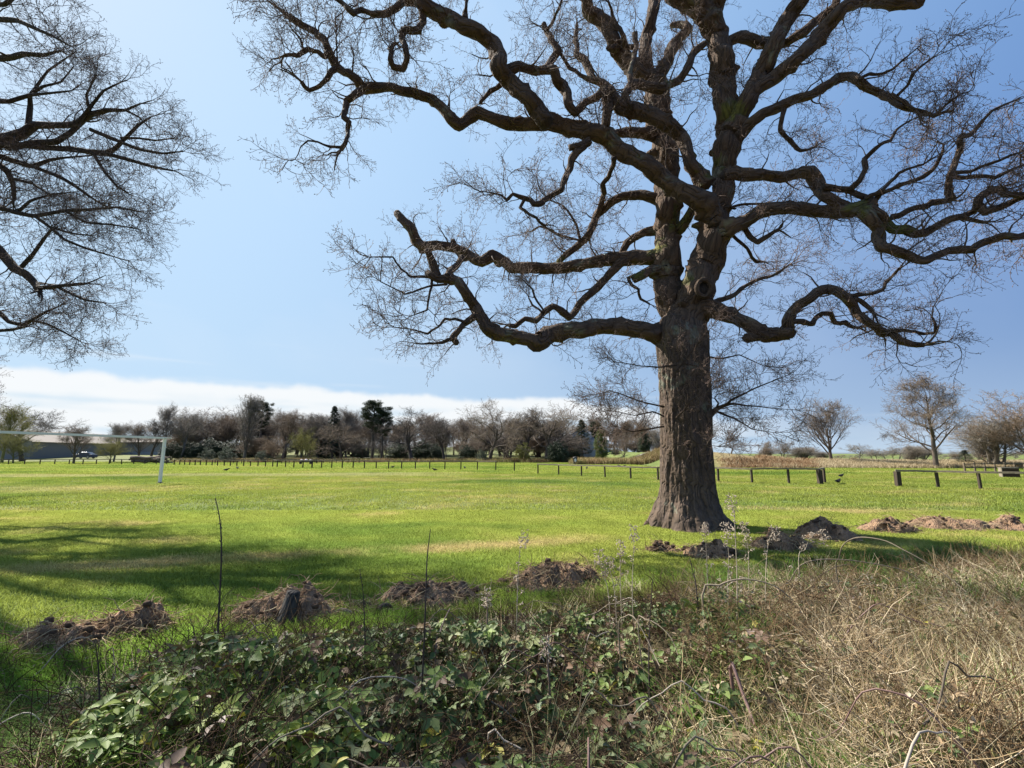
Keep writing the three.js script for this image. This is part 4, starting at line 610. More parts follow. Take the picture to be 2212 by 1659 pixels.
// ---------------------------------------------------------------- knee rails round the field
const woodTex = texture(256, (u, v) => { const g = pn(u * 30, v * 3, 30, 3), f = pn(u * 60, v * 40, 60, 40); const k = 0.6 + 0.3 * g + 0.15 * (f - 0.5); return [k, k * 0.97, k * 0.92]; }, true);
const railMat = mat(C(0.40, 0.35, 0.27), 0.85, { map: woodTex }), postMat = mat(C(0.10, 0.075, 0.055), 0.9, { map: woodTex }), railDark = mat(C(0.16, 0.125, 0.095), 0.85, { map: woodTex });
// posts: [column, foot row] in view pixels; spans: pairs of post numbers joined by a rail
function railFence(label, posts, o = {}) {
  const h = o.h || 0.72, at = posts.map(([x, y]) => groundP(x, y)), base = at[0], f = thing('knee_rail_fence', label, 'fence', [base.x, base.y, base.z], 'low timber rails round the field'), r = rngOf(posts.length * 7 + Math.round(posts[0][0]));
  const tops = at.map((p, k) => { const thick = (o.thick && o.thick.includes(k)) ? 0.2 : (o.w || 0.095), lean = V(r.s(0.02), h + r.s(0.02), r.s(0.02)); const q = p.clone().sub(base), mb = new MB(); mb.beam(q.clone().add(V(0, -0.12, 0)), q.clone().add(lean).add(V(0, 0.0, 0)), thick, thick, V(0, 0, -1)); part('post', mb.geo(), postMat, f); return q.add(lean); });
  for (let k = 0; k < tops.length - 1; k++) { if ((o.gaps || []).includes(k)) continue; const a = tops[k].clone(), b = tops[k + 1].clone(), d = b.clone().sub(a).normalize(); a.addScaledVector(d, k ? 0.004 : -0.06); b.addScaledVector(d, k === tops.length - 2 ? 0.06 : -0.004); a.y += 0.05; b.y += 0.05; const n = 4, pts = []; for (let j = 0; j <= n; j++) { const p = a.clone().lerp(b, j / n); p.y += (j === 0 || j === n ? 0 : r.s(0.012)); pts.push(p); } const mb = new MB(); for (let j = 0; j < n; j++) mb.beam(pts[j], pts[j + 1], 0.11, 0.085); part('rail', mb.geo(), o.dark ? railDark : railMat, f); }
  return f;
}
const z1 = (x, y) => srcToView(x / 4.022, 1100 + y / 4.022), z2 = (x, y) => srcToView(450 + x / 4.424, 1120 + y / 4.424), z3 = (x, y) => srcToView(900 + x / 4.424, 1120 + y / 4.424), z4 = (x, y) => srcToView(1350 + x / 3.687, 1120 + y / 3.687), z5 = (x, y) => srcToView(2050 + x / 4.424, 1150 + y / 4.424), z6 = (x, y) => srcToView(2500 + x / 4.148, 1050 + y / 4.148);
railFence('low rail behind the goal along the far left edge of the field', [-95, 95, 285, 468, 642, 812, 975, 1133, 1283, 1430, 1575, 1705, 1840, 1960].map((x, k) => z1(x, 1050 - k * 0.2)), { dark: true, h: 0.68 });
railFence('long low rail right of the goal upright, from its bushes to the gap', [265, 335, 400, 465, 535, 605, 680, 755, 828, 912, 993, 1077, 1165, 1253, 1350, 1447].map((x, k) => z2(x, 1072 + k * 1.6)), { h: 0.7 });
railFence('long low rail across the middle of the field below the woodland', [...[1540, 1600, 1708, 1815, 1932, 2050].map((x, k) => z2(x, 1100 + k * 3)), ...[62, 185, 316, 452, 593, 741, 893, 1053, 1222, 1401, 1587, 1782, 1990, 2205].map((x, k) => z3(x, 1112 + k * 1.8)), z4(377, 952)], { h: 0.78 });
railFence('second low rail farther back beyond the middle rail', [...[795, 1030, 1140, 1660, 1755, 1900, 2030, 2115].map(x => z2(x, 1057)), ...[35, 120, 208, 292, 375, 455, 528, 605, 675].map(x => z3(x, 1052))], { dark: true, h: 0.62, w: 0.08 });
railFence('low rail running behind the great oak, ending at a double post', [z4(833, 990), z4(1057, 1000), z4(1303, 1014), z4(1560, 1028), z4(1836, 1045), z4(2132, 1058), z5(-40, 1140), z5(243, 1152), z5(680, 1172), z5(1157, 1180), z5(1565, 1186), z5(1622, 1172)], { thick: [10] });
railFence('low rail at the right edge in front of the dry-grass bank', [z6(550, 1558), z6(1036, 1572), z6(1550, 1592), z6(2160, 1612), z6(2800, 1630)], { thick: [0] });
{ const p = groundP(...z4(577, 960)), o = thing('fence_post', 'single dark post standing alone in the gap between two rails', 'post', [p.x, p.y, p.z]), mb = new MB(); mb.beam(V(0, -0.12, 0), V(0.02, 0.78, 0), 0.11, 0.11, V(0, 0, -1)); part('upright', mb.geo(), postMat, o); const cp = new MB(); cp.beam(V(0.02, 0.78, 0), V(0.02, 0.80, 0), 0.125, 0.125, V(0, 0, -1)); part('cap', cp.geo(), railMat, o); }

// ---------------------------------------------------------------- the goal
{
  const a = V(-19.04, 0, -24.8), b = V(-20.37, 0, -17.6); for (const p of [a, b]) p.y = heightAt(p.x, p.z);
  const o = thing('football_goal', 'white football goal frame without a net at the left edge', 'goal', [a.x, a.y, a.z]), white = mat(C(0.78, 0.78, 0.77), 0.35), d = b.clone().sub(a).normalize(), back = V(d.z, 0, -d.x).multiplyScalar(-1), H = 2.44;
  const pole = (n, p, q, w, h) => { const mb = new MB(); mb.beam(p, q, w, h, Math.abs(q.y - p.y) > 1 ? d : Y); return part(n, mb.geo(), white, o); };
  const L = b.clone().sub(a); if (back.x < 0) back.negate();
  for (const s of [V(0, 0, 0), L]) {
    const u = pole('upright', s.clone().add(V(0, -0.2, 0)), s.clone().add(V(0, H - 0.06, 0)), 0.12, 0.12);
    const mb = new MB(); mb.beam(s.clone().add(V(0, H, 0)).addScaledVector(back, 0.064), s.clone().add(V(0, H, 0)).addScaledVector(back, 0.42), 0.05, 0.05); mb.beam(s.clone().add(V(0, H - 0.5, 0)).addScaledVector(back, 0.064), s.clone().add(V(0, H - 0.5, 0)).addScaledVector(back, 0.16), 0.035, 0.035); part('net_bracket', mb.geo(), white, o);
    const sk = new MB(); sk.tube([s.clone().add(V(0, -0.05, 0)), s.clone().add(V(0, 0.03, 0)), s.clone().add(V(0, 0.07, 0))], [0.22, 0.16, 0.08], { sides: 12, relief: (th, q) => 0.02 * noise(th * 2, q * 9, 4) }); part('soil_collar', sk.geo(true), mat(C(0.07, 0.06, 0.035), 1), o);
  }
  pole('crossbar', V(0, H, 0).addScaledVector(d, -0.06), L.clone().add(V(0, H, 0)).addScaledVector(d, 0.06), 0.1, 0.1);
}
// ---------------------------------------------------------------- the long shed, the car in front, the log heap
{
  const L0 = V(-150, 0, -100), corner = (px, Z) => { const p = atZ(px, 990, Z); p.y = heightAt(p.x, -Z); return p; };
  const shed = (label, A, B, eave, ridge, depth, nSky, name) => {
    const y = Math.min(A.y, B.y) - 0.3, o = thing(name, label, 'building', [A.x, y, A.z]), b = B.clone().sub(A); b.y = 0; const d = b.clone().normalize(), n = V(-d.z, 0, d.x); if (n.z > 0) n.negate(); const len = b.length(), bk = n.clone().multiplyScalar(depth);
    const clad = texture(128, (u, v) => { const k = 0.8 + 0.2 * Math.abs(Math.sin(u * Math.PI * 8)) * (0.8 + 0.3 * pn(u * 8, v * 4, 8, 4)); return [k, k, k]; }); 
    const wallM = mat(C(0.21, 0.21, 0.215), 0.8, { map: clad }), roofM = mat(C(0.20, 0.165, 0.14), 0.85, { map: clad });
    const bay = 5, nb = Math.round(len / bay);
    for (let k = 0; k < nb; k++) { const mb = new MB(), p = d.clone().multiplyScalar(len * k / nb + 0.03), q = d.clone().multiplyScalar(len * (k + 1) / nb - 0.03); mb.quad(p, q, q.clone().add(V(0, eave, 0)), p.clone().add(V(0, eave, 0))); part('wall_panel', mb.geo(), wallM, o); const pl = new MB(); pl.beam(p.clone().add(V(0, 0.55, 0)).addScaledVector(n, -0.04), q.clone().add(V(0, 0.55, 0)).addScaledVector(n, -0.04), 0.06, 1.1); part('plinth', pl.geo(), mat(C(0.24, 0.26, 0.28), 0.9), o); }
    const ends = new MB(); for (const e of [0, len]) { const p = d.clone().multiplyScalar(e), q = p.clone().add(bk), m = p.clone().addScaledVector(bk, 0.5); ends.quad(p, q, q.clone().add(V(0, eave, 0)), p.clone().add(V(0, eave, 0))); ends.tri(p.clone().add(V(0, eave, 0)), q.clone().add(V(0, eave, 0)), m.clone().add(V(0, ridge, 0))); } ends.quad(bk.clone(), b.clone().add(bk), b.clone().add(bk).add(V(0, eave, 0)), bk.clone().add(V(0, eave, 0))); const back = new MB(); back.beam(V(0, eave / 2, 0).addScaledVector(n, 0.2), b.clone().add(V(0, eave / 2, 0)).addScaledVector(n, 0.2), 0.1, eave); part('wall', ends.geo(), wallM, o); part('backing_wall', back.geo(), wallM, o);
    const rm = new MB(), e0 = d.clone().multiplyScalar(-0.4).addScaledVector(n, -0.5).add(V(0, eave - 0.1, 0)), e1 = b.clone().addScaledVector(d, 0.4).addScaledVector(n, -0.5).add(V(0, eave - 0.1, 0)), r0 = e0.clone().addScaledVector(n, depth / 2 + 0.5).setY(ridge), r1 = e1.clone().addScaledVector(n, depth / 2 + 0.5).setY(ridge), f0 = r0.clone().addScaledVector(n, depth / 2 + 0.5).setY(eave - 0.1), f1 = r1.clone().addScaledVector(n, depth / 2 + 0.5).setY(eave - 0.1);
    rm.quad(e0, e1, r1, r0); rm.quad(r0, r1, f1, f0); const roof = part('roof', rm.geo(), roofM, o);
    for (let k = 0; k < nSky; k++) { const t = (k + 0.5) / nSky, mb = new MB(), c0 = e0.clone().lerp(e1, t - 0.018), c1 = e0.clone().lerp(e1, t + 0.018), u = r0.clone().sub(e0); mb.quad(c0.clone().addScaledVector(u, 0.42).add(V(0, 0.03, 0)), c1.clone().addScaledVector(u, 0.42).add(V(0, 0.03, 0)), c1.clone().addScaledVector(u, 0.72).add(V(0, 0.03, 0)), c0.clone().addScaledVector(u, 0.72).add(V(0, 0.03, 0))); part('skylight', mb.geo(), mat(C(0.55, 0.55, 0.52), 0.5), roof); }
    const gm = new MB(); gm.beam(e0.clone().add(V(0, -0.05, 0)), e1.clone().add(V(0, -0.05, 0)), 0.15, 0.15); part('gutter', gm.geo(), mat(C(0.05, 0.045, 0.05), 0.6), o);
    const dp = new MB(); dp.beam(d.clone().multiplyScalar(len * 0.44).addScaledVector(n, -0.1), d.clone().multiplyScalar(len * 0.44).addScaledVector(n, -0.1).add(V(0, eave - 0.2, 0)), 0.2, 0.2, d); part('downpipe', dp.geo(), mat(C(0.2, 0.22, 0.26), 0.6), o);
    return o;
  };
  shed('long grey shed with a brown roof and skylights behind the goal', corner(-110, 100), corner(300, 158), 4.3, 7.1, 16, 9, 'long_shed');
  shed('smaller pale shed with a grey roof right of the long shed', corner(235, 128), corner(345, 126), 3.9, 5.6, 12, 0, 'small_shed');
  const cz = 104, cp = atZ(182, 990, cz); cp.y = heightAt(cp.x, -cz);
  const car = thing('parked_car', 'dark car with glinting windscreen parked in front of the long shed', 'car', [cp.x, cp.y, cp.z]); car.rotation.y = 0.12;
  const paint = mat(C(0.03, 0.04, 0.08), 0.25, { metalness: 0.3 }), glass = mat(C(0.05, 0.06, 0.08), 0.06), rub = mat(C(0.02, 0.02, 0.02), 0.9), steel = mat(C(0.4, 0.4, 0.42), 0.4, { metalness: 0.6 });
  const ext = (pts, w, m, n, z = 0, bev = 0.06) => { const s = new THREE.Shape(pts.map(p => new THREE.Vector2(...p))); const g = new THREE.ExtrudeGeometry(s, { depth: w, bevelEnabled: true, bevelSize: bev, bevelThickness: bev, bevelSegments: 2 }); g.translate(0, 0, -w / 2 + z); return part(n, g, m, car); };
  ext([[-2.1, 0.3], [-2.15, 0.62], [-1.9, 0.78], [-1.1, 0.92], [1.5, 0.95], [2.0, 0.85], [2.1, 0.4], [2.05, 0.28]], 1.6, paint, 'body'); ext([[-1.15, 0.95], [-0.35, 1.4], [0.9, 1.42], [1.75, 0.98]], 1.3, paint, 'cabin');
  ext([[-0.95, 1.0], [-0.3, 1.33], [0.25, 1.35], [0.25, 1.0]], 1.44, glass, 'side_window', 0, 0.01); ext([[0.32, 1.0], [0.32, 1.35], [0.85, 1.34], [1.45, 1.0]], 1.44, glass, 'side_window', 0, 0.01);
  { const mb = new MB(); mb.quad(V(-1.22, 0.98, -0.62), V(-1.22, 0.98, 0.62), V(-0.44, 1.42, 0.6), V(-0.44, 1.42, -0.6)); part('windscreen', mb.geo(), glass, car); }
  for (const [x, z] of [[-1.35, 0.82], [1.3, 0.82], [-1.35, -0.82], [1.3, -0.82]]) { const w = new THREE.Group(); w.name = 'wheel'; w.position.set(x, 0.32, z); car.add(w); const t = new THREE.TorusGeometry(0.24, 0.085, 8, 20); part('tyre', t, rub, w); const rm = new THREE.CylinderGeometry(0.18, 0.18, 0.12, 14); rm.rotateX(Math.PI / 2); part('rim', rm, steel, w); }
  for (const z of [0.6, -0.6]) { const g = new THREE.SphereGeometry(0.12, 10, 8); g.scale(0.6, 0.6, 1.2); g.translate(-2.08, 0.66, z); part('headlight', g, mat(C(0.8, 0.8, 0.8), 0.15), car); }
  // log heap
  const r = rngOf(31), lp = groundP(314, 1001), logs = lp; let n = 0;
  for (let k = 0; k < 11; k++) { const o = thing('fallen_log', 'weathered log lying in the heap left of the goal upright', 'log', [lp.x + r.s(5), lp.y + 0.25 + r.r(0, 0.9), lp.z - r.r(0, 2)], 'logs of the heap behind the goal'); const a = r.s(0.35) + (k % 3 ? 0 : 0.5), L = r.r(2, 4.5), R = r.r(0.15, 0.32), mb = new MB(), pts = []; for (let j = 0; j <= 6; j++) pts.push(V((j / 6 - 0.5) * L * Math.cos(a), (j / 6 - 0.5) * L * Math.sin(r.s(0.05)) + 0.1 * Math.sin(j), (j / 6 - 0.5) * L * Math.sin(a))); mb.tube(pts, pts.map((_, j) => R * (1 - j * 0.06)), { sides: 9, uv: 0.8, round: 0.05, relief: (th, s, p, q) => q * 0.12 * noise(Math.cos(th) * 2 + k, Math.sin(th) * 2, s) }); part('wood', mb.geo(true), barkMat(C(0.27, 0.22, 0.18)), o); const en = new THREE.CircleGeometry(R * 0.62, 10); const e = part('cut_end', en, mat(C(0.4, 0.3, 0.2), 0.9), o); e.position.copy(pts[6]).add(V(0.05 * Math.cos(a), 0, 0.05 * Math.sin(a))); e.rotation.y = Math.PI / 2 - a; }
  // white gable between the trees
  const gp = atZ(1256, 985, 112), gy = heightAt(gp.x, -112), hs = thing('white_house', 'white gabled house half hidden among the woodland trees', 'building', [gp.x, gy, gp.z]); hs.rotation.y = -0.35;
  const w = new MB(), gl = atZ(1256, 938, 112).y - gy, ga = atZ(1256, 925, 112).y - gy; w.quad(V(-2.3, 0, 0), V(2.3, 0, 0), V(2.3, gl, 0), V(-2.3, gl, 0)); w.tri(V(-2.3, gl, 0), V(2.3, gl, 0), V(0, ga, 0)); w.quad(V(2.3, 0, 0), V(2.3, 0, -8), V(2.3, gl, -8), V(2.3, gl, 0)); w.quad(V(-2.3, 0, -8), V(-2.3, 0, 0), V(-2.3, gl, 0), V(-2.3, gl, -8)); part('wall', w.geo(), mat(C(0.62, 0.64, 0.68), 0.8), hs);
  const rf = new MB(); rf.quad(V(-2.7, gl - 0.25, 0.3), V(0, ga + 0.08, 0.3), V(0, ga + 0.08, -8.3), V(-2.7, gl - 0.25, -8.3)); rf.quad(V(0, ga + 0.08, 0.3), V(2.7, gl - 0.25, 0.3), V(2.7, gl - 0.25, -8.3), V(0, ga + 0.08, -8.3)); part('roof', rf.geo(), mat(C(0.16, 0.16, 0.18), 0.8), hs);
  const lr = new MB(); lr.quad(V(2.35, gl - 1.9, 1), V(7, gl - 1.9, 1), V(6.4, gl - 0.6, -2.5), V(2.35, gl - 0.6, -2.5)); part('side_roof', lr.geo(), mat(C(0.33, 0.34, 0.37), 0.8), hs); const sw = new MB(); sw.quad(V(2.35, 0, 0.9), V(6.9, 0, 0.9), V(6.9, gl - 1.95, 0.9), V(2.35, gl - 1.95, 0.9)); part('side_wall', sw.geo(), mat(C(0.5, 0.52, 0.55), 0.8), hs);
}
// ---------------------------------------------------------------- tracks on the rising ground beyond
for (const [pts, w, label] of [[[[560, 992, 86], [640, 990, 92], [740, 985, 104], [840, 984, 112], [930, 985, 112]], 2.2, 'pale path curving up the slope behind the rails'], [[[1240, 992, 74], [1290, 990, 80], [1350, 990, 80], [1420, 990, 82]], 1.6, 'pale path below the small bare trees left of the oak']]) {
  const c = new THREE.CatmullRomCurve3(pts.map(([x, y, Z]) => atZ(x, y, Z))), mb = new MB(), n = 60; for (let k = 0; k <= n; k++) { const p = c.getPoint(k / n), t = c.getTangent(k / n), s = V(-t.z, 0, t.x).normalize(); for (const q of [-1, 1]) { const x = p.x + s.x * q * w / 2, z = p.z + s.z * q * w / 2; mb.vert(x, heightAt(x, z) + 0.03, z, 0, 1, 0, q, k); } if (k) { const b = mb.count - 4; mb.i.push(b, b + 1, b + 2, b + 1, b + 3, b + 2); } }
  structure('path', mb.geo(true), mat(C(0.42, 0.38, 0.30), 1), label, 'path');
}
// ---------------------------------------------------------------- small things on the field
{
  const black = mat(C(0.01, 0.01, 0.012), 0.95), G = 'crows feeding on the field';
  const bird = (x, y, turn, label) => { const p = groundP(x, y), o = thing('crow', label, 'bird', [p.x, p.y, p.z], G); o.rotation.y = turn; const mb = new MB(), q = [[-0.26, 0.16, 0.008], [-0.16, 0.17, 0.04], [-0.06, 0.175, 0.075], [0.06, 0.19, 0.078], [0.13, 0.225, 0.05], [0.17, 0.26, 0.042], [0.215, 0.268, 0.036], [0.245, 0.262, 0.014], [0.30, 0.25, 0.003]]; mb.tube(q.map(a => V(a[0], a[1], 0)), q.map(a => a[2]), { sides: 10 }); for (const s of [-1, 1]) mb.tube([V(0.02, 0.13, 0.03 * s), V(0.015, 0.06, 0.035 * s), V(0.01, 0.0, 0.035 * s), V(0.06, 0.003, 0.04 * s)], [0.012, 0.007, 0.006, 0.004], { sides: 5 }); const body = part('body', mb.geo(true), black, o); for (const s of [-1, 1]) { const w = new MB(); w.tube([V(0.09, 0.21, 0.066 * s), V(-0.05, 0.19, 0.08 * s), V(-0.24, 0.15, 0.03 * s)], [0.02, 0.032, 0.006], { sides: 6 }); part('wing', w.geo(true), black, o); } };
  bird(488.6, 1018.8, 0.4, 'black crow on the field nearest the goal upright'); bird(512.7, 1014.4, 2.6, 'small black crow just beyond the crow nearest the goal'); bird(939, 1018.4, 3.0, 'black crow below the middle rail in the centre'); bird(848, 1012, 0.8, 'crow close under the middle rail left of centre'); bird(1004, 1013.4, 2.0, 'crow close under the right end of the middle rail'); bird(1817.7, 1033, 0.3, 'farther of two crows right of the double post'); bird(1811, 1046.4, 0.5, 'nearer of two crows right of the double post'); bird(1267.6, 1014.6, 1.2, 'crow below the rail left of the great oak'); bird(1337.6, 1009.4, 2.5, 'crow beyond the rail left of the great oak'); bird(1349, 1009.8, 0.7, 'crow beyond the rail, the one nearest the great oak on its left');
  // bench with bundles behind the middle rail
  { const p = groundP(660, 1003), o = thing('low_bench', 'low dark bench with pale bundles on it behind the middle rail', 'bench', [p.x, p.y, p.z]), wd = mat(C(0.03, 0.025, 0.028), 0.7), mb = new MB(); mb.beam(V(-0.95, 0.42, 0), V(0.95, 0.42, 0), 0.42, 0.07); part('seat', mb.geo(), wd, o); for (const x of [-0.75, 0.75]) { const l = new MB(); l.beam(V(x, -0.05, 0), V(x, 0.384, 0), 0.36, 0.1, V(0, 0, -1)); part('leg', l.geo(), wd, o); }
    for (const [x, s] of [[-0.6, 0.2], [0.05, 0.22], [0.65, 0.17]]) { const q = thing('cloth_bundle', x < -0.3 ? 'left pale bundle on the low bench' : x < 0.3 ? 'middle pale bundle on the low bench' : 'right pale bundle on the low bench', 'bag', [p.x + x, p.y + 0.455, p.z], 'bundles on the low bench'); const g = new THREE.IcosahedronGeometry(s, 3), a = g.attributes.position; for (let k = 0; k < a.count; k++) { const v = V().fromBufferAttribute(a, k), f = 1 + 0.25 * noise(v.x * 7 + x * 9, v.y * 7, v.z * 7); a.setXYZ(k, v.x * f * 1.2, Math.max(0, v.y * f * 0.85 + s * 0.6), v.z * f); } g.computeVertexNormals(); part('cloth', g, mat(C(0.62, 0.52, 0.5), 0.8), q); } }
  // bin with a notice below the evergreen
  { const p = groundP(1242.5, 1003.5), o = thing('litter_bin', 'black bin with a white oval notice at the edge of the woodland', 'bin', [p.x, p.y, p.z]), mb = new MB(); mb.tube([V(0, -0.05, 0), V(0, 0.1, 0), V(0, 0.95, 0), V(0, 1.02, 0), V(0, 1.1, 0)], [0.26, 0.27, 0.31, 0.33, 0.2], { sides: 16, cap: true }); part('body', mb.geo(true), mat(C(0.012, 0.012, 0.012), 0.6), o); const e = new THREE.CylinderGeometry(0.2, 0.2, 0.02, 20); e.rotateX(Math.PI / 2); e.scale(0.75, 1.3, 1); e.translate(0, 0.62, 0.32); part('notice', e, mat(C(0.75, 0.75, 0.78), 0.6), o); }
  // timber box and rail fence at the right edge
  { const p = groundP(2181, 1031), o = thing('timber_box', 'brown timber box with a pale edge behind the right-hand rail', 'box', [p.x, p.y, p.z]), dk = mat(C(0.09, 0.05, 0.035), 0.85, { map: woodTex }), lt = mat(C(0.38, 0.34, 0.28), 0.85, { map: woodTex }); o.rotation.y = -0.5; for (let k = 0; k < 4; k++) { const m = new MB(); m.beam(V(-0.38, 0.09 + k * 0.145, 0.25), V(0.38, 0.09 + k * 0.145, 0.25), 0.03, 0.135); part('board', m.geo(), dk, o); const n = new MB(); n.beam(V(-0.38, 0.09 + k * 0.145, -0.25), V(0.38, 0.09 + k * 0.145, -0.25), 0.03, 0.135); part('board', n.geo(), dk, o); } for (const x of [-0.4, 0.4]) { const m = new MB(); m.beam(V(x, 0, 0), V(x, 0.6, 0), 0.54, 0.04, V(1, 0, 0)); part('side', m.geo(), x < 0 ? lt : dk, o); } const t = new MB(); t.beam(V(-0.43, 0.625, 0), V(0.43, 0.625, 0), 0.58, 0.045); part('lid', t.geo(), lt, o); }
  { const a = groundP(2085, 1020), b = groundP(2215, 1019), o = thing('post_and_rail_fence', 'short weathered post and rail fence behind the timber box', 'fence', [a.x, a.y, a.z]), n = 6, m = mat(C(0.26, 0.21, 0.16), 0.9, { map: woodTex }); const at = k => { const p = a.clone().lerp(b, k / n); p.y = heightAt(p.x, p.z); return p.sub(a); }; for (let k = 0; k <= n; k++) { const q = at(k), mb = new MB(); mb.beam(q.clone().add(V(0, -0.1, 0)), q.clone().add(V(0, 0.82, 0)), 0.1, 0.1, V(0, 0, -1)); part('post', mb.geo(), m, o); if (k < n) for (const h of [0.4, 0.7]) { const rl = new MB(); rl.beam(q.clone().add(V(0.05, h, 0.08)), at(k + 1).add(V(-0.01, h, 0.08)), 0.04, 0.09); part('rail', rl.geo(), m, o); } } }
}
// ---------------------------------------------------------------- heaps of dug soil and raked grass along the field edge
const soilMat = mat(C(1, 1, 1), 1, { vertexColors: true, bumpMap: swardBump, bumpScale: 0.04 }), strawMat = leafMat(C(1, 1, 1), 0.9, 0.15, { specularIntensity: 0.1, vertexColors: true });
function strands(mb, r, n, place, o) {                               // loose stalks: thin three-sided, curved
  for (let k = 0; k < n; k++) { const { p, d } = place(r), L = o.len * r.r(0.4, 1.2), w = o.w * r.r(0.6, 1.3), e = d.clone(); const pts = [p.clone()]; let q = p.clone(); for (let j = 0; j < 3; j++) { e.addScaledVector(r.dir(), o.curl).addScaledVector(Y, -o.sag).normalize(); q = q.clone().addScaledVector(e, L / 3); pts.push(q); } const c = r.pick(o.colors), b = mb.count; mb.tube(pts, [w, w, w * 0.8, w * 0.3], { sides: 3, cap: false }); for (let j = b; j < mb.count; j++) mb.c.push(...c); }
}
const strawCols = [[0.48, 0.35, 0.20], [0.38, 0.25, 0.14], [0.26, 0.165, 0.10], [0.56, 0.44, 0.27], [0.32, 0.21, 0.125]];
function heap(px, py, wpx, hpx, o, label) {
  const c = groundP(px, py), k = c.clone().sub(camera.position).dot(V(0, PS, -PC)) / FOCAL, R = wpx * k / 2 * 1.08, Hh = hpx * k * 1.0, r = rngOf(Math.round(px * 3)), g = thing('soil_heap', label, 'heap', [c.x, c.y, c.z - R * 0.35]), mb = new MB(), na = 64, nr = 22;
  const hAt = (x, z) => { const d = Math.hypot(x / R, z / (R * (o.deep || 0.7))), sd = px * 0.13; const b = Math.pow(Math.max(0, 1 - d * d), 0.75) * clamp(0.62 + 0.95 * noise(x / R * 1.7 + sd, z / R * 1.7, 1) + 0.3 * noise(x / R * 3.6 + sd, z / R * 3.6, 5), 0.12, 1.25); return Hh * b * (0.85 + 0.35 * noise(x / R * 4 + sd, z / R * 4, 2)) + (d < 1 ? 0.045 * Math.abs(noise(x * 9, z * 9, sd)) + 0.025 * noise(x * 30, z * 30, sd) : 0) - 0.02 * sstep(0.9, 1.05, d); };
  const world = (x, z) => heightAt(c.x + x, c.z - R * 0.35 + z) - c.y;
  for (let i = 0; i <= nr; i++) for (let a = 0; a < na; a++) { const q = i / nr * 1.05, th = a / na * 6.2832, wob = 1 + 0.34 * noise(Math.cos(th) * 1.9 + px, Math.sin(th) * 1.9, 3); const x = Math.cos(th) * q * R * wob, z = Math.sin(th) * q * R * (o.deep || 0.7) * wob; mb.vert(x, hAt(x / wob, z / wob) + world(x, z) - (i === nr ? 0.06 : 0), z, 0, 1, 0, x / 0.7, z / 0.7); const n = noise(x * 5 + px, z * 5, 4), f = noise(x * 19, z * 19, 6); const b = o.col || [0.25, 0.155, 0.095]; const m = 1 + 0.5 * n + 0.45 * f; mb.c.push(b[0] * m, b[1] * m, b[2] * m); }
  for (let i = 0; i < nr; i++) for (let a = 0; a < na; a++) { const b = (a + 1) % na, q = i * na; mb.i.push(q + a, q + b, q + na + a, q + b, q + na + b, q + na + a); }
  part('soil', mb.geo(true), soilMat, g);
  const st = new MB(); strands(st, r, o.straw || 520, q => { const th = q() * 6.283, d = Math.sqrt(q()) * 1.32, x = Math.cos(th) * d * R, z = Math.sin(th) * d * R * (o.deep || 0.7); return { p: V(x, Math.max(0, hAt(x, z)) + world(x, z) + 0.015, z), d: V(q.s(), q.r(-0.1, 0.45), q.s()).normalize() }; }, { len: 0.24, w: 0.0036, curl: 0.5, sag: 0.28, colors: o.cols || strawCols }); part('straw', st.geo(), strawMat, g, 'stuff');
  const cl = new MB(); for (let k = 0; k < (o.clods || 40); k++) { const th = r() * 6.283, d = r.r(0.2, 1.25), x = Math.cos(th) * d * R, z = Math.sin(th) * d * R * (o.deep || 0.7), s = r.r(0.012, 0.04), y = (d < 1 ? hAt(x, z) : 0) + world(x, z), b = cl.count; cl.tube([V(x - s, y, z), V(x - s * 0.4, y + s * 0.5, z + s * 0.2), V(x + s * 0.5, y + s * 0.45, z), V(x + s, y, z)], [s * 0.4, s * r.r(0.6, 1), s * r.r(0.6, 1), s * 0.3], { sides: 6 }); for (let j = b; j < cl.count; j++) cl.c.push(0.15, 0.09, 0.055); } part('clods', cl.geo(true), soilMat, g, 'stuff');
  return { g, hAt, R, world };
}
heap(88, 1420, 250, 56, { straw: 900, deep: 0.6 }, 'long low heap of soil and raked grass at the left edge');
heap(228, 1394, 200, 62, { straw: 800, deep: 0.7 }, 'dark matted heap joined to the long low heap at the left edge');
{ const h = heap(592, 1348, 215, 76, { straw: 900, deep: 0.75 }, 'tall soil heap with a sawn grey stump in its side');
  const mb = new MB(), x = h.R * 0.34, z = h.R * 0.42; mb.tube([V(x - 0.03, h.world(x, z) - 0.05, z + 0.12), V(x - 0.01, 0.09, z + 0.08), V(x, 0.24, z), V(x + 0.01, 0.3, z)], [0.12, 0.075, 0.06, 0.056], { sides: 14, uv: 0.8, round: 0.03, relief: (th, s, p, q) => q * 0.2 * noise(Math.cos(th) * 2.4, Math.sin(th) * 2.4, s * 3) }); part('stump', mb.geo(true), barkMat(C(0.10, 0.095, 0.09), 0.02), h.g).userData.label = 'grey sawn stump'; }
heap(928, 1310, 200, 58, { straw: 600, clods: 90 }, 'reddish soil heap left of the straw-topped heap in the middle');
heap(1208, 1272, 200, 62, { straw: 1100, cols: [[0.44, 0.33, 0.19], [0.36, 0.26, 0.15], [0.25, 0.16, 0.09], [0.16, 0.10, 0.06]] }, 'straw-topped reddish heap in the middle of the row');
heap(1432, 1194, 64, 20, { straw: 160, deep: 0.6, clods: 60, clods: 60 }, 'small spill of reddish soil beside the heap in front of the oak');
heap(1538, 1205, 112, 44, { straw: 420, clods: 70 }, 'reddish heap in front of the oak trunk');
heap(1700, 1188, 116, 46, { straw: 800 }, 'matted heap of dead stalks in the shade right of the oak');
heap(1806, 1166, 130, 46, { straw: 420 }, 'dark soil heap in the shade of the oak trunk');
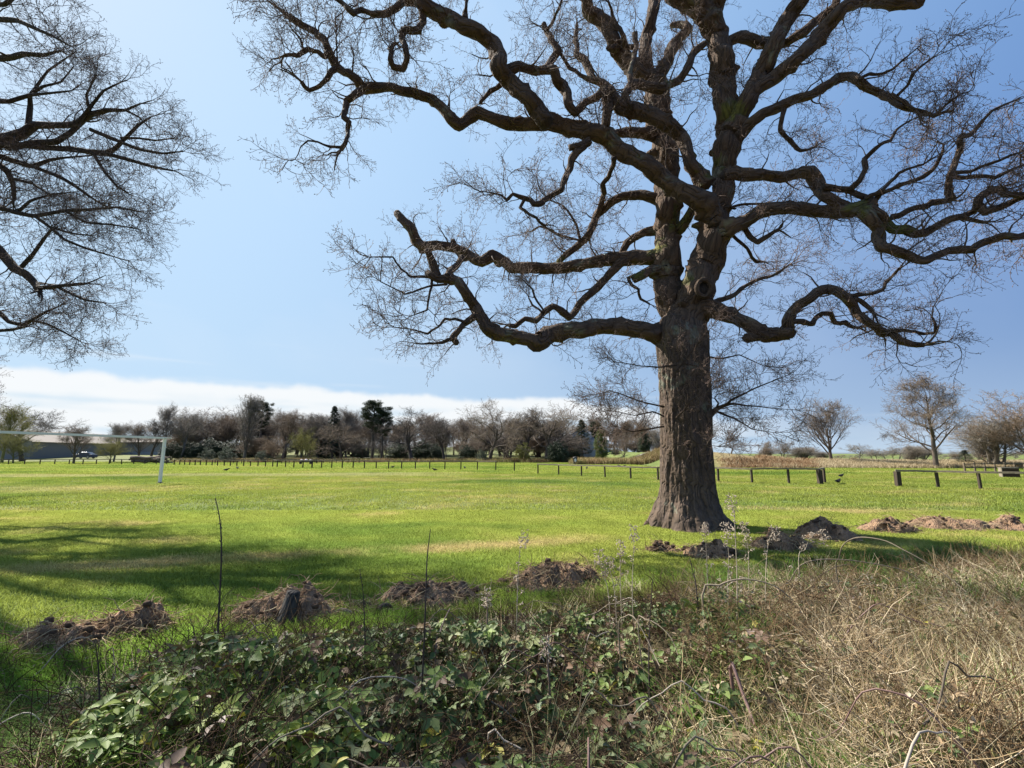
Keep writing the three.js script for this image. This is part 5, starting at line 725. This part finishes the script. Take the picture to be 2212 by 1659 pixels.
heap(1936, 1150, 112, 32, { straw: 380, clods: 80 }, 'pale sunlit soil heap right of the dark heap');
heap(2068, 1143, 150, 30, { straw: 700, clods: 50 }, 'straw-covered soil heap near the right edge');
heap(2195, 1146, 110, 32, { straw: 320, clods: 60 }, 'greyish soil heap at the right edge');
{ // grey log and broken wood between the heaps
  const r = rngOf(71), bits = [[722, 1328, 788, 1338, 0.035, 'curved grey piece of wood lying between two heaps'], [795, 1330, 850, 1322, 0.04, 'dark broken log right of the curved grey wood'], [765, 1316, 812, 1318, 0.032, 'dark clod-covered log behind the curved grey wood'], [440, 1362, 520, 1348, 0.022, 'flat bleached piece of wood left of the stump heap']];
  for (const [ax, ay, bx, by, R, label] of bits) { const a = groundP(ax, ay), b = groundP(bx, by), o = thing('broken_log', label, 'log', [a.x, a.y, a.z]), e = b.clone().sub(a), mb = new MB(), pts = []; for (let j = 0; j <= 8; j++) { const p = e.clone().multiplyScalar(j / 8); p.y += R * 0.6 + 0.03 * Math.sin(j * 0.9 + ax); p.z += 0.03 * Math.sin(j * 0.7); pts.push(p); } mb.tube(pts, pts.map((_, j) => R * (0.6 + 0.5 * Math.sin(Math.PI * (j + 1) / 10))), { sides: 12, uv: 0.8, relief: (th, s, p, q) => q * 0.3 * noise(Math.cos(th) * 2, Math.sin(th) * 2, s * 7) }); part('wood', mb.geo(true), barkMat(ax === 722 || ax === 440 ? C(0.4, 0.36, 0.32) : C(0.1, 0.08, 0.07), 0.02), o); const st = new MB(); strands(st, r, 60, q => ({ p: e.clone().multiplyScalar(q()).add(V(q.s(0.12), 0.04, q.s(0.12))), d: V(q.s(), 0.3, q.s()).normalize() }), { len: 0.16, w: 0.003, curl: 0.4, sag: 0.2, colors: strawCols }); part('litter', st.geo(), strawMat, o, 'stuff'); }
}
// ---------------------------------------------------------------- the rough verge in the foreground
// leaf of a bramble: three leaflets, each a folded, toothed blade
function leaflet(mb, base, dir, nrm, L, W, cup) {
  const side = dir.clone().cross(nrm).normalize(), prof = [[0, 0.05], [0.18, 0.62], [0.42, 1], [0.66, 0.86], [0.86, 0.46], [1, 0.0]], b = mb.count; let n = 0;
  for (const [t, w] of prof) { const c = base.clone().addScaledVector(dir, L * t).addScaledVector(nrm, -cup * L * t * t); for (const s of [-1, 0, 1]) { const tooth = s && n % 2 ? 0.9 : 1.06, p = c.clone().addScaledVector(side, s * W * w * tooth * 0.5).addScaledVector(nrm, Math.abs(s) * W * w * 0.22); const m = nrm.clone().addScaledVector(side, -s * 0.4).normalize(); mb.vert(p.x, p.y, p.z, m.x, m.y, m.z, s, t); } n++; }
  for (let k = 0; k < prof.length - 1; k++) { const q = b + k * 3; mb.i.push(q, q + 1, q + 3, q + 1, q + 4, q + 3, q + 1, q + 2, q + 4, q + 2, q + 5, q + 4); }
}
function brambleLeaf(seed, count) { const r = rngOf(seed), mb = new MB(); for (let k = 0; k < count; k++) { const a = count === 1 ? 0 : (k - (count - 1) / 2) * 1.25 + r.s(0.15), d = V(Math.sin(a), r.r(-0.12, 0.12), Math.cos(a)).normalize(), L = (k === (count - 1) / 2 ? 1 : 0.8) * r.r(0.9, 1.05); leaflet(mb, d.clone().multiplyScalar(0.1), d, V(r.s(0.2), 1, r.s(0.2)).normalize(), L, L * r.r(0.6, 0.74), r.r(0.1, 0.35)); } mb.tube([V(0, -0.25, -0.5), V(0, -0.05, -0.15), V(0, 0, 0.1)], [0.018, 0.016, 0.012], { sides: 3, cap: false }); return mb.geo(); }
const leafGeos = [brambleLeaf(1, 3), brambleLeaf(2, 3), brambleLeaf(3, 5), brambleLeaf(4, 1)];
const leafTones = [[0.13, 0.19, 0.04], [0.175, 0.24, 0.05], [0.10, 0.15, 0.045], [0.27, 0.33, 0.065], [0.21, 0.23, 0.09], [0.14, 0.18, 0.06], [0.19, 0.135, 0.07]];
const leafMats = leafTones.map(c => leafMat(C(...c), 0.58, 0.38, { specularIntensity: 0.4 })), leafWhite = leafMat(C(1, 1, 1), 0.58, 0.38, { specularIntensity: 0.4 });
const yellowLeaf = leafMat(C(0.36, 0.32, 0.05), 0.5, 0.35), brownLeaf = leafMat(C(0.14, 0.08, 0.045), 0.7, 0.2), caneMats = [mat(C(0.16, 0.09, 0.075), 0.6), mat(C(0.36, 0.30, 0.24), 0.7), mat(C(0.10, 0.075, 0.05), 0.8), mat(C(0.20, 0.16, 0.11), 0.8)];
// mound height of the vegetation above the ground
function mound(x, Z) { const s = Z - verge(x), edge = sstep(0.2, -0.45, s), near = sstep(0.6, 1.7, Z); const left = sstep(-3.2, -1.3, x), right = sstep(2.0, 4.2, x); const base = lerp(0.08, 0.56, left) * lerp(1, 0.9, right); const m = edge * near * base * (1 + 0.55 * noise(x * 0.9, Z * 0.9, 2) + 0.35 * noise(x * 2.3, Z * 2.3, 3)); return Math.min(m, Math.max(0, (x > 2 ? 1.15 : 1.1) * EYE * (1 - Z / (verge(x) + 0.05)))); }
const topY = (x, Z) => heightAt(x, -Z) + mound(x, Z);
const stemBunch = (seed, n, size, w, len, curl, up) => { const mb = new MB(), r = rngOf(seed); strands(mb, r, n, q => ({ p: V(q.s(size), q.r(-0.02, size * 0.6), q.s(size)), d: V(q.s(), q.r(0, 1) * up, q.s()).normalize() }), { len, w, curl, sag: 0.12, colors: [[1, 1, 1], [0.8, 0.76, 0.7], [0.6, 0.55, 0.48], [0.42, 0.36, 0.3]] }); return mb.geo(); };
const tangleGeos = [stemBunch(1, 30, 0.16, 0.0017, 0.24, 0.75, 0.8), stemBunch(2, 30, 0.16, 0.0015, 0.2, 0.9, 0.6), stemBunch(3, 22, 0.12, 0.0019, 0.34, 0.4, 1.5)];
const dryMat = leafMat(C(1, 1, 1), 0.9, 0.12, { specularIntensity: 0.15, vertexColors: true });
const tuftGeos = [bladePatch(21, 38, 0.16, 0.10, 0.28, 0.0022, 1.2), bladePatch(22, 38, 0.2, 0.08, 0.24, 0.0024, 1.7), bladePatch(23, 30, 0.14, 0.12, 0.36, 0.002, 0.9)];
const rn = rngOf(2024);
// zones of the verge by bearing (x over distance): where leaves, dry tangle, dry grass and green grass grow
const bearing = (x, Z) => x / Z;
function zone(x, Z) {
  const b = bearing(x, Z), s = Z - verge(x), n = noise(x * 1.3, Z * 1.3, 8), m = noise(x * 3.1, Z * 3.1, 9);
  const leaf = sstep(-0.66, -0.36, b + 0.18 * n + (Z > 3.3 ? -0.12 : 0.32)) * (1 - 0.45 * sstep(0.42, 0.72, b + 0.2 * n)) * clamp(0.6 + 1.5 * m + 0.5 * n, 0.06, 1);
  const tangle = clamp(0.2 + 0.34 * sstep(0.3, 0.7, b + 0.15 * n) + 0.12 * sstep(-0.5, -0.9, b), 0, 1);
  const dry = sstep(0.55, 0.95, b + 0.3 * n + (2.9 - Z) * 0.22) + 0.025;
  const green = clamp(1.3 * sstep(-0.05, 0.22, noise(x * 1.1 + 4, Z * 1.1, 12)) * sstep(0.35, 0.6, b) + 0.4 * sstep(-0.45, -0.8, b + 0.1 * n), 0, 1);
  return { leaf, tangle, dry, green };
}
const bushes = [[-9, -0.95, 'tangle of dead bramble stems in the lower left corner'], [-0.95, -0.45, 'leafy bramble bank rising from the lower left, bright green on top'], [-0.45, 0.0, 'dense bramble left of the tall dark middle stalk and behind it'], [0.0, 0.42, 'dense dark-leaved bramble in the middle foreground'], [0.42, 0.8, 'grey-leaved bramble tangled with dry stalks right of the middle'], [0.8, 9, 'sparse bramble with arching canes at the lower right']].map(([a, b, label]) => ({ a, b, o: thing('bramble_bush', label, 'bramble', [0, 0, 0], 'brambles along the verge'), leaves: leafGeos.map(() => []), tangle: tangleGeos.map(() => []), big: [] }));
const bushAt = (x, Z) => bushes.find(q => bearing(x, Z) >= q.a && bearing(x, Z) < q.b);
const spots = (n, fn) => { for (let k = 0; k < n; k++) { const Z = 1.05 + 7.4 * Math.pow(rn(), 1.25), x = rn.s(1.35 * Z + 0.9), s = Z - verge(x); if (s > 0.3 || Z < 1.05) continue; fn(x, Z, s); } };
const seen = (x, y, Z) => { const dy = y - EYE, zc = Z * PC + dy * PS, yc = dy * PC - Z * PS; return zc > 0.2 && Math.abs(x / zc) < 1.25 && yc / zc > -0.98 && yc / zc < 0.5; };
spots(80000, (x, Z) => {
  const zn = zone(x, Z); if (rn() > zn.leaf) return; const y = topY(x, Z) - Math.pow(rn(), 1.6) * 0.3 * (0.4 + mound(x, Z)) + rn.s(0.02); if (y < heightAt(x, -Z) - 0.03 || !seen(x, y, Z)) return;
  const b = bearing(x, Z), size = lerp(0.06, 0.032, sstep(0.35, 0.65, b + 0.2 * noise(x * 2, Z * 2, 4))) * rn.r(0.4, 1.3), tilt = new THREE.Quaternion().setFromEuler(new THREE.Euler(rn.s(0.75), rn() * 6.283, rn.s(0.75), 'YXZ'));
  const bright = b < -0.05 && noise(x * 1.1, Z * 1.1, 15) > -0.05; let t = rn.pick(bright ? [1, 3, 3, 1, 4, 0] : [0, 2, 2, 5, 4, 1, 6]); let c = leafTones[t], odd = rn(); if (b > 0.4 && rn() < 0.5 * sstep(0.4, 0.7, b)) { c = rn.pick([[0.26, 0.20, 0.11], [0.20, 0.18, 0.08], [0.34, 0.27, 0.17], [0.17, 0.11, 0.07]]); odd = 0.5; t = 6; } else if (odd < 0.02) c = [0.36, 0.32, 0.05]; else if (odd < 0.13) c = [0.14, 0.08, 0.045];
  const q = bushAt(x, Z), j = rn.r(0.75, 1.3), item = { p: V(x, y, -Z), q: tilt, s: size, c: C(c[0] * j, c[1] * j, c[2] * j) }, gi = Math.floor(rn() * 4); item.mat = odd < 0.02 ? yellowLeaf : odd < 0.13 ? brownLeaf : leafMats[t]; item.gi = gi; item.px = size / Math.hypot(x, y - EYE, Z) * (y > topY(x, Z) - 0.06 ? 1 : 0.3); q.leaves[gi].push(item);
});
spots(15000, (x, Z) => { const zn = zone(x, Z); if (rn() > zn.tangle * 0.75) return; const y = topY(x, Z) - rn() * 0.28 * (0.3 + mound(x, Z)) - 0.02; if (!seen(x, y, Z)) return; const q = bushAt(x, Z), b = bearing(x, Z), k = rn.r(0.55, 1.25), pt = noise(x * 1.9, Z * 1.9, 33) + 0.35 * noise(x * 5, Z * 5, 34), pal = b > 0.35 ? (pt < -0.12 ? rn.pick([[0.22, 0.15, 0.09], [0.30, 0.21, 0.13]]) : pt > 0.12 ? rn.pick([[0.64, 0.53, 0.37], [0.55, 0.44, 0.29]]) : rn.pick([[0.42, 0.32, 0.2], [0.34, 0.26, 0.16], [0.30, 0.25, 0.12]])) : rn.pick([[0.14, 0.10, 0.065], [0.10, 0.065, 0.045], [0.22, 0.16, 0.10], [0.16, 0.10, 0.065]]); q.tangle[Math.floor(rn() * 3)].push({ p: V(x, Math.max(y, heightAt(x, -Z)), -Z), q: new THREE.Quaternion().setFromEuler(new THREE.Euler(rn.s(0.35), rn() * 6.283, rn.s(0.35))), s: rn.r(0.6, 1.15), c: C(pal[0] * k, pal[1] * k, pal[2] * k) }); });
for (const q of bushes) {
  const all = q.leaves.flat().sort((a, b) => b.px - a.px).slice(0, 50); const big = new Set(all);
  for (const it of all) { const m = part('leaf', leafGeos[it.gi], it.mat, q.o); m.position.copy(it.p); m.quaternion.copy(it.q); m.scale.setScalar(it.s); }
  q.leaves.forEach((l, k) => { const rest = l.filter(i => !big.has(i)); if (rest.length) copies('small_leaves', leafGeos[k], leafWhite, rest, q.o); });
  q.tangle.forEach((l, k) => { if (l.length) copies('dead_stems', tangleGeos[k], dryMat, l, q.o); });
}
// a cane: an arching thorny stem through view points [column, row, distance]
function cane(q, pts, r0, r1, m, thorns = true) { const list = pts.map(([x, y, Z], k) => ({ p: atZ(x, y, Z), r: lerp(r0, r1, k / (pts.length - 1)) })); const g = heightAt(list[0].p.x, list[0].p.z); if (list[0].p.y > g) list.unshift({ p: V(list[0].p.x + 0.03, g - 0.03, list[0].p.z + 0.05), r: r0 }); const [p, rd] = smoothPath(list, 0.04, 0.5), mb = new MB(), r = rngOf(Math.round(pts[0][0] * 7 + pts[0][1])); mb.tube(p, rd, { sides: 6 }); if (thorns) for (let k = 2; k < p.length - 1; k += 1) if (r() < 0.5) { const d = r.dir(), t = p[k].clone().addScaledVector(d, rd[k] * 3.4); mb.tube([p[k].clone().addScaledVector(d, rd[k] * 0.7), t], [rd[k] * 0.5, 0.0003], { sides: 3, cap: false }); } part('cane', mb.geo(), m, q.o); return p; }
const zr = (x, y) => srcToView(2200 + x / 2.074, 1450 + y / 2.074), zq = (x, y) => srcToView(1600 + x / 2.074, 1450 + y / 2.074), zl = (x, y) => srcToView(x / 2.0733, 1450 + y / 2.0733), zm = (x, y) => srcToView(800 + x / 2.0733, 1450 + y / 2.0733);
const ptsAt = (f, Z0, Z1, l) => l.map(([x, y], k) => [...f(x, y), lerp(Z0, Z1, k / (l.length - 1))]);
cane(bushes[5], ptsAt(zr, 3.9, 3.6, [[200, 600], [240, 520], [300, 430], [400, 395], [550, 393], [700, 410], [900, 450], [1020, 510]]), 0.005, 0.0028, caneMats[3]);
cane(bushes[5], ptsAt(zr, 4.2, 3.3, [[520, 480], [535, 380], [560, 305], [620, 265], [700, 258], [820, 280], [920, 330], [1050, 400], [1200, 500], [1310, 590]]), 0.0055, 0.0028, caneMats[3]);
cane(bushes[4], ptsAt(zq, 3.4, 3.2, [[950, 610], [1050, 550], [1150, 515], [1280, 520], [1400, 560], [1500, 640]]), 0.007, 0.003, caneMats[3]);
cane(bushes[4], ptsAt(zq, 3.0, 2.6, [[440, 840], [480, 740], [530, 740], [600, 850], [660, 980], [690, 1040]]), 0.0045, 0.0025, caneMats[3]);
cane(bushes[4], ptsAt(zq, 3.0, 2.7, [[560, 800], [600, 755], [680, 790], [760, 870], [800, 970]]), 0.004, 0.002, caneMats[3]);
cane(bushes[4], ptsAt(zq, 2.4, 2.1, [[1120, 1050], [1200, 1220], [1280, 1420], [1370, 1640]]), 0.009, 0.007, caneMats[0]);
cane(bushes[3], ptsAt(zm, 2.6, 2.5, [[1250, 1235], [1330, 1260], [1400, 1300], [1450, 1350], [1530, 1400], [1615, 1415]]), 0.0055, 0.0028, caneMats[3]);
cane(bushes[3], ptsAt(zm, 2.3, 2.25, [[1310, 1450], [1400, 1490], [1510, 1545]]), 0.006, 0.004, caneMats[1]);
cane(bushes[3], ptsAt(zm, 2.9, 3.1, [[985, 950], [1010, 850], [1040, 760], [1075, 690]]), 0.005, 0.003, caneMats[0]);
cane(bushes[2], ptsAt(zm, 2.9, 2.6, [[200, 1180], [300, 1165], [400, 1180], [520, 1220], [620, 1270]]), 0.006, 0.004, caneMats[0]);
cane(bushes[1], ptsAt(zl, 2.4, 2.9, [[1280, 1470], [1450, 1360], [1600, 1270], [1800, 1180]]), 0.008, 0.005, caneMats[0]);
cane(bushes[1], ptsAt(zl, 2.5, 2.8, [[860, 1350], [1000, 1300], [1150, 1265], [1300, 1275], [1420, 1280]]), 0.006, 0.003, caneMats[3]);
cane(bushes[0], ptsAt(zl, 2.6, 2.4, [[420, 1330], [500, 1330], [580, 1400], [620, 1480]]), 0.005, 0.003, caneMats[3]);
{ // more canes of the thicket, arching at random
  for (let k = 0; k < 46; k++) { const Z = rn.r(1.7, 4.6), x = rn.s(1.1) * Z, s = Z - verge(x); if (s > -0.1) continue; const q = bushAt(x, Z), a = rn() * 6.283, L = rn.r(0.4, 0.95), y = topY(x, Z), pts = []; for (let j = 0; j <= 6; j++) { const t = j / 6; pts.push({ p: V(x + Math.cos(a) * L * (t - 0.5), y - 0.2 + (0.24 + 0.12 * rn()) * Math.sin(Math.PI * (0.15 + 0.75 * t)), -Z + Math.sin(a) * L * (t - 0.5) * 0.6), r: lerp(0.005, 0.0022, t) }); } const [p, rd] = smoothPath(pts, 0.05, 0.5), mb = new MB(); mb.tube(p, rd, { sides: 5 }); part('cane', mb.geo(), rn.pick(caneMats), q.o); }
}
// withered leaves and broken bits caught in the dry growth
{
  const litter = brambleLeaf(8, 1), per = bushes.map(() => []);
  spots(90000, (x, Z) => { const b = bearing(x, Z), w = 0.12 + 0.75 * sstep(0.25, 0.6, b + 0.2 * noise(x * 1.4, Z * 1.4, 41)) + 0.25 * sstep(-0.4, -0.8, b); if (rn() > w * clamp(0.75 + 1.1 * noise(x * 3.3, Z * 3.3, 42), 0.1, 1)) return; const y = topY(x, Z) - Math.pow(rn(), 1.3) * 0.26 * (0.35 + mound(x, Z)) + 0.03; if (!seen(x, y, Z) || y < heightAt(x, -Z)) return; const c = rn.pick([[0.30, 0.21, 0.125], [0.42, 0.32, 0.21], [0.22, 0.145, 0.085], [0.24, 0.22, 0.09], [0.52, 0.43, 0.31], [0.15, 0.17, 0.06]]), j = rn.r(0.7, 1.2); per[bushes.indexOf(bushAt(x, Z))].push({ p: V(x, y, -Z), q: new THREE.Quaternion().setFromEuler(new THREE.Euler(rn.s(1.4), rn() * 6.283, rn.s(1.4), 'YXZ')), s: V(rn.r(0.5, 1), rn.r(0.5, 1.6), 1).multiplyScalar(rn.r(0.012, 0.03)), c: C(c[0] * j, c[1] * j, c[2] * j) }); });
  bushes.forEach((q, k) => { if (per[k].length) copies('withered_leaves', litter, leafMat(C(1, 1, 1), 0.85, 0.25, { specularIntensity: 0.15 }), per[k], q.o); }); console.log('litter', per.map(l => l.length).join(' '), 'leaves', bushes.map(q => q.leaves.flat().length).join(' '));
}
// grasses of the verge
{
  const sets = tuftGeos.map(() => []), o = new THREE.Group(); o.name = 'verge_grass'; scene.add(o); tag(o, 'tall dry and green grass growing through the brambles on the verge', 'grass', null, 'stuff');
  spots(26000, (x, Z, s) => { const zn = zone(x, Z), u = rn(); let c; if (u < zn.dry * 0.6) c = rn.pick([[0.62, 0.50, 0.31], [0.70, 0.60, 0.41], [0.52, 0.40, 0.24], [0.46, 0.40, 0.20]]); else if (u < zn.dry * 0.6 + zn.green * 0.6) c = rn.pick([[0.10, 0.20, 0.022], [0.13, 0.22, 0.035], [0.07, 0.145, 0.018]]); else return; const bb = bearing(x, Z); if (bb < -0.2 && s > -0.7) return; const y = heightAt(x, -Z) + mound(x, Z) * rn.r(0.15, 0.75); if (!seen(x, y + 0.2, Z)) return; const hs = bb < -0.2 ? 0.55 : 1; const j = rn.r(0.7, 1.2); sets[Math.floor(rn() * 3)].push({ p: V(x, y, -Z), q: new THREE.Quaternion().setFromEuler(new THREE.Euler(rn.s(0.3), rn() * 6.283, rn.s(0.3))), s: V(1, rn.r(0.55, 1.15) * hs, 1), c: C(c[0] * j, c[1] * j, c[2] * j) }); });
  const gm = leafMat(C(1, 1, 1), 0.85, 0.3, { specularIntensity: 0.12 }); sets.forEach((l, k) => copies('grass_blades', tuftGeos[k], gm, l, o));
}
// tall dead stalks: [label, view points base to top, distance, thickness, kind]
function stalk(label, pts, Z, w, kind, m) {
  const list = pts.map(([x, y], k) => ({ p: atZ(x, y, Z + 0.03 * Math.sin(k * 2.1)), r: lerp(w, w * 0.35, k / (pts.length - 1)) })), b = list[0].p, g = heightAt(b.x, b.z); list.unshift({ p: V(b.x + 0.01, g - 0.02, b.z), r: w * 1.05 });
  const o = thing('dead_stalk', label, 'stalk', [b.x, g, b.z]), r = rngOf(Math.round(pts[0][0] * 11 + pts[0][1])); for (const l of list) l.p.sub(o.position); const [p, rd] = smoothPath(list, 0.03, 0.5), mb = new MB(); mb.tube(p, rd, { sides: 6 }); part('stem', mb.geo(), m, o);
  const n = p.length, from = Math.floor(n * (kind === 'plain' ? 0.6 : 0.3));
  const sd = new MB(), tw = new MB();
  for (let k = from; k < n; k++) { const f = (k - from) / (n - from); if (r() < (kind === 'weed' ? 0.35 : kind === 'dock' ? 0.3 : 0.12)) { const d = V(r.s(), r.r(0.5, 1.4), r.s()).normalize(), L = (kind === 'weed' ? 0.10 : 0.16) * (1.15 - f) * r.r(0.5, 1.2), e = p[k].clone().addScaledVector(d, L); tw.tube([p[k], p[k].clone().addScaledVector(d, L * 0.5).add(V(r.s(0.01), 0.006, r.s(0.01))), e], [rd[k] * 0.5, rd[k] * 0.35, 0.0005], { sides: 3, cap: false }); if (kind === 'weed') for (let j = 0; j < 5; j++) { const c = e.clone().addScaledVector(r.dir(), 0.014), q = r.dir().multiplyScalar(r.r(0.006, 0.014)); sd.tube([c.clone().sub(q), c, c.clone().add(q)], [0.001, 0.0042, 0.0008], { sides: 4, cap: false }); } }
    if (kind !== 'plain' && r() < (kind === 'dock' ? 0.7 : 0.4)) { const c = p[k].clone().addScaledVector(r.dir(), rd[k] * 1.8), q = r.dir().multiplyScalar(r.r(0.004, 0.01)); sd.tube([c.clone().sub(q), c, c.clone().add(q)], [0.001, 0.004, 0.001], { sides: 4, cap: false }); } }
  if (kind === 'weed') for (let j = 0; j < 46; j++) { const c = p[n - 1].clone().add(V(r.s(0.035), r.r(-0.09, 0.03), r.s(0.035))), q = r.dir().multiplyScalar(r.r(0.006, 0.016)); sd.tube([c.clone().sub(q), c, c.clone().add(q)], [0.001, 0.004, 0.0008], { sides: 4, cap: false }); }
  if (tw.count) part('side_twigs', tw.geo(), m, o, 'stuff'); if (sd.count) part('seed_head', sd.geo(), kind === 'weed' ? seedMat : m, o, 'stuff');
}
const darkStem = mat(C(0.05, 0.036, 0.03), 0.8), paleStem = mat(C(0.40, 0.33, 0.24), 0.85), seedMat = leafMat(C(0.5, 0.42, 0.33), 0.9, 0.3, { specularIntensity: 0.1 });
stalk('tallest dark dead stalk, left of the stump heap', [zl(1305, 1150), zl(1330, 700), zl(1345, 350), zl(1335, 150), zl(1308, 20)], 3.0, 0.0065, 'dock', darkStem);
stalk('dark upright stalk in the middle foreground', [zm(880, 1590), zm(905, 1150), zm(925, 700), zm(935, 400), zm(956, 208)], 2.5, 0.0062, 'plain', darkStem);
stalk('thin dark stalk between the curved grey wood and the stump heap', [zm(558, 1000), zm(550, 640), zm(528, 455)], 3.0, 0.004, 'dock', darkStem);
stalk('dark stalk at the lower left, the leftmost of the tall ones', [zl(605, 1640), zl(600, 1100), zl(580, 900)], 2.4, 0.005, 'plain', darkStem);
stalk('dark hooked stalk left of the bramble bank', [zl(905, 1400), zl(905, 1100), zl(910, 960), zl(880, 950)], 2.6, 0.0045, 'plain', darkStem);
stalk('thin dark stalk in front of the bleached wood', [zl(1200, 1080), zl(1185, 860), zl(1150, 735)], 3.0, 0.0035, 'dock', darkStem);
stalk('dark stalk at the lower left of the bramble leaves', [zl(1185, 1650), zl(1190, 1350), zl(1180, 1250)], 2.1, 0.004, 'plain', darkStem);
stalk('dark stalk leaning at the lower edge beside the dark stalk in the middle', [zm(120, 1650), zm(60, 1450), zm(40, 1280)], 2.1, 0.004, 'plain', darkStem);
stalk('dark stalk left of the cane arch in the middle right', [zq(625, 1100), zq(630, 780), zq(650, 480)], 2.8, 0.0045, 'plain', darkStem);
stalk('dark bent stalk before the reddish heap near the oak', [zq(915, 600), zq(895, 480), zq(870, 380)], 3.6, 0.005, 'dock', darkStem);
stalk('pale feathery weed left of the straw-topped heap', [zm(1480, 800), zm(1490, 480), zm(1500, 330), zm(1520, 240)], 3.4, 0.0035, 'weed', paleStem);
stalk('pale weed with one upright plume in front of the oak, left side', [zq(525, 650), zq(528, 420), zq(536, 210)], 3.6, 0.0032, 'weed', paleStem);
stalk('short pale weed left of the upright plume', [zq(455, 660), zq(450, 420), zq(452, 300)], 3.6, 0.003, 'weed', paleStem);
stalk('drooping pale weed beside the straw-topped heap', [zq(420, 640), zq(390, 460), zq(385, 400)], 3.6, 0.003, 'weed', paleStem);
stalk('leftmost pale weed, over the right end of the straw-topped heap', [zq(380, 620), zq(340, 470), zq(318, 350)], 3.6, 0.003, 'weed', paleStem);
stalk('pale branching weed in front of the oak trunk', [zq(985, 600), zq(975, 380), zq(965, 190)], 4.0, 0.003, 'weed', paleStem);
stalk('tallest pale weed, its drooping head beside the right root of the oak', [zq(1165, 900), zq(1160, 500), zq(1150, 250), zq(1140, 90), zq(1120, 20)], 3.4, 0.004, 'weed', paleStem);
stalk('pale weed just left of the tallest pale weed', [zq(1105, 620), zq(1110, 400), zq(1095, 190)], 3.6, 0.003, 'weed', paleStem);
stalk('pale weed just right of the tallest pale weed', [zq(1235, 660), zq(1228, 330), zq(1195, 180)], 3.7, 0.003, 'weed', paleStem);
stalk('pale weed in front of the matted heap in the shade', [zq(1335, 680), zq(1345, 330), zq(1385, 205)], 3.6, 0.0034, 'weed', paleStem);
stalk('bent pale weed in front of the dark heap', [zr(290, 420), zr(330, 330), zr(370, 240), zr(440, 235)], 3.8, 0.003, 'weed', paleStem);
stalk('brown shaggy dead stalk in the middle of the bramble', [zm(1300, 800), zm(1302, 680), zm(1298, 600)], 3.2, 0.006, 'weed', mat(C(0.2, 0.14, 0.1), 0.9));
stalk('brown shaggy dead stalk sunk among dark bramble leaves', [zm(1680, 1200), zm(1665, 1000), zm(1650, 900)], 2.7, 0.007, 'weed', mat(C(0.2, 0.14, 0.1), 0.9));
scene.traverse(o => { if (o.isMesh) { o.castShadow = true; o.receiveShadow = true; } });
renderer.render(scene, camera);
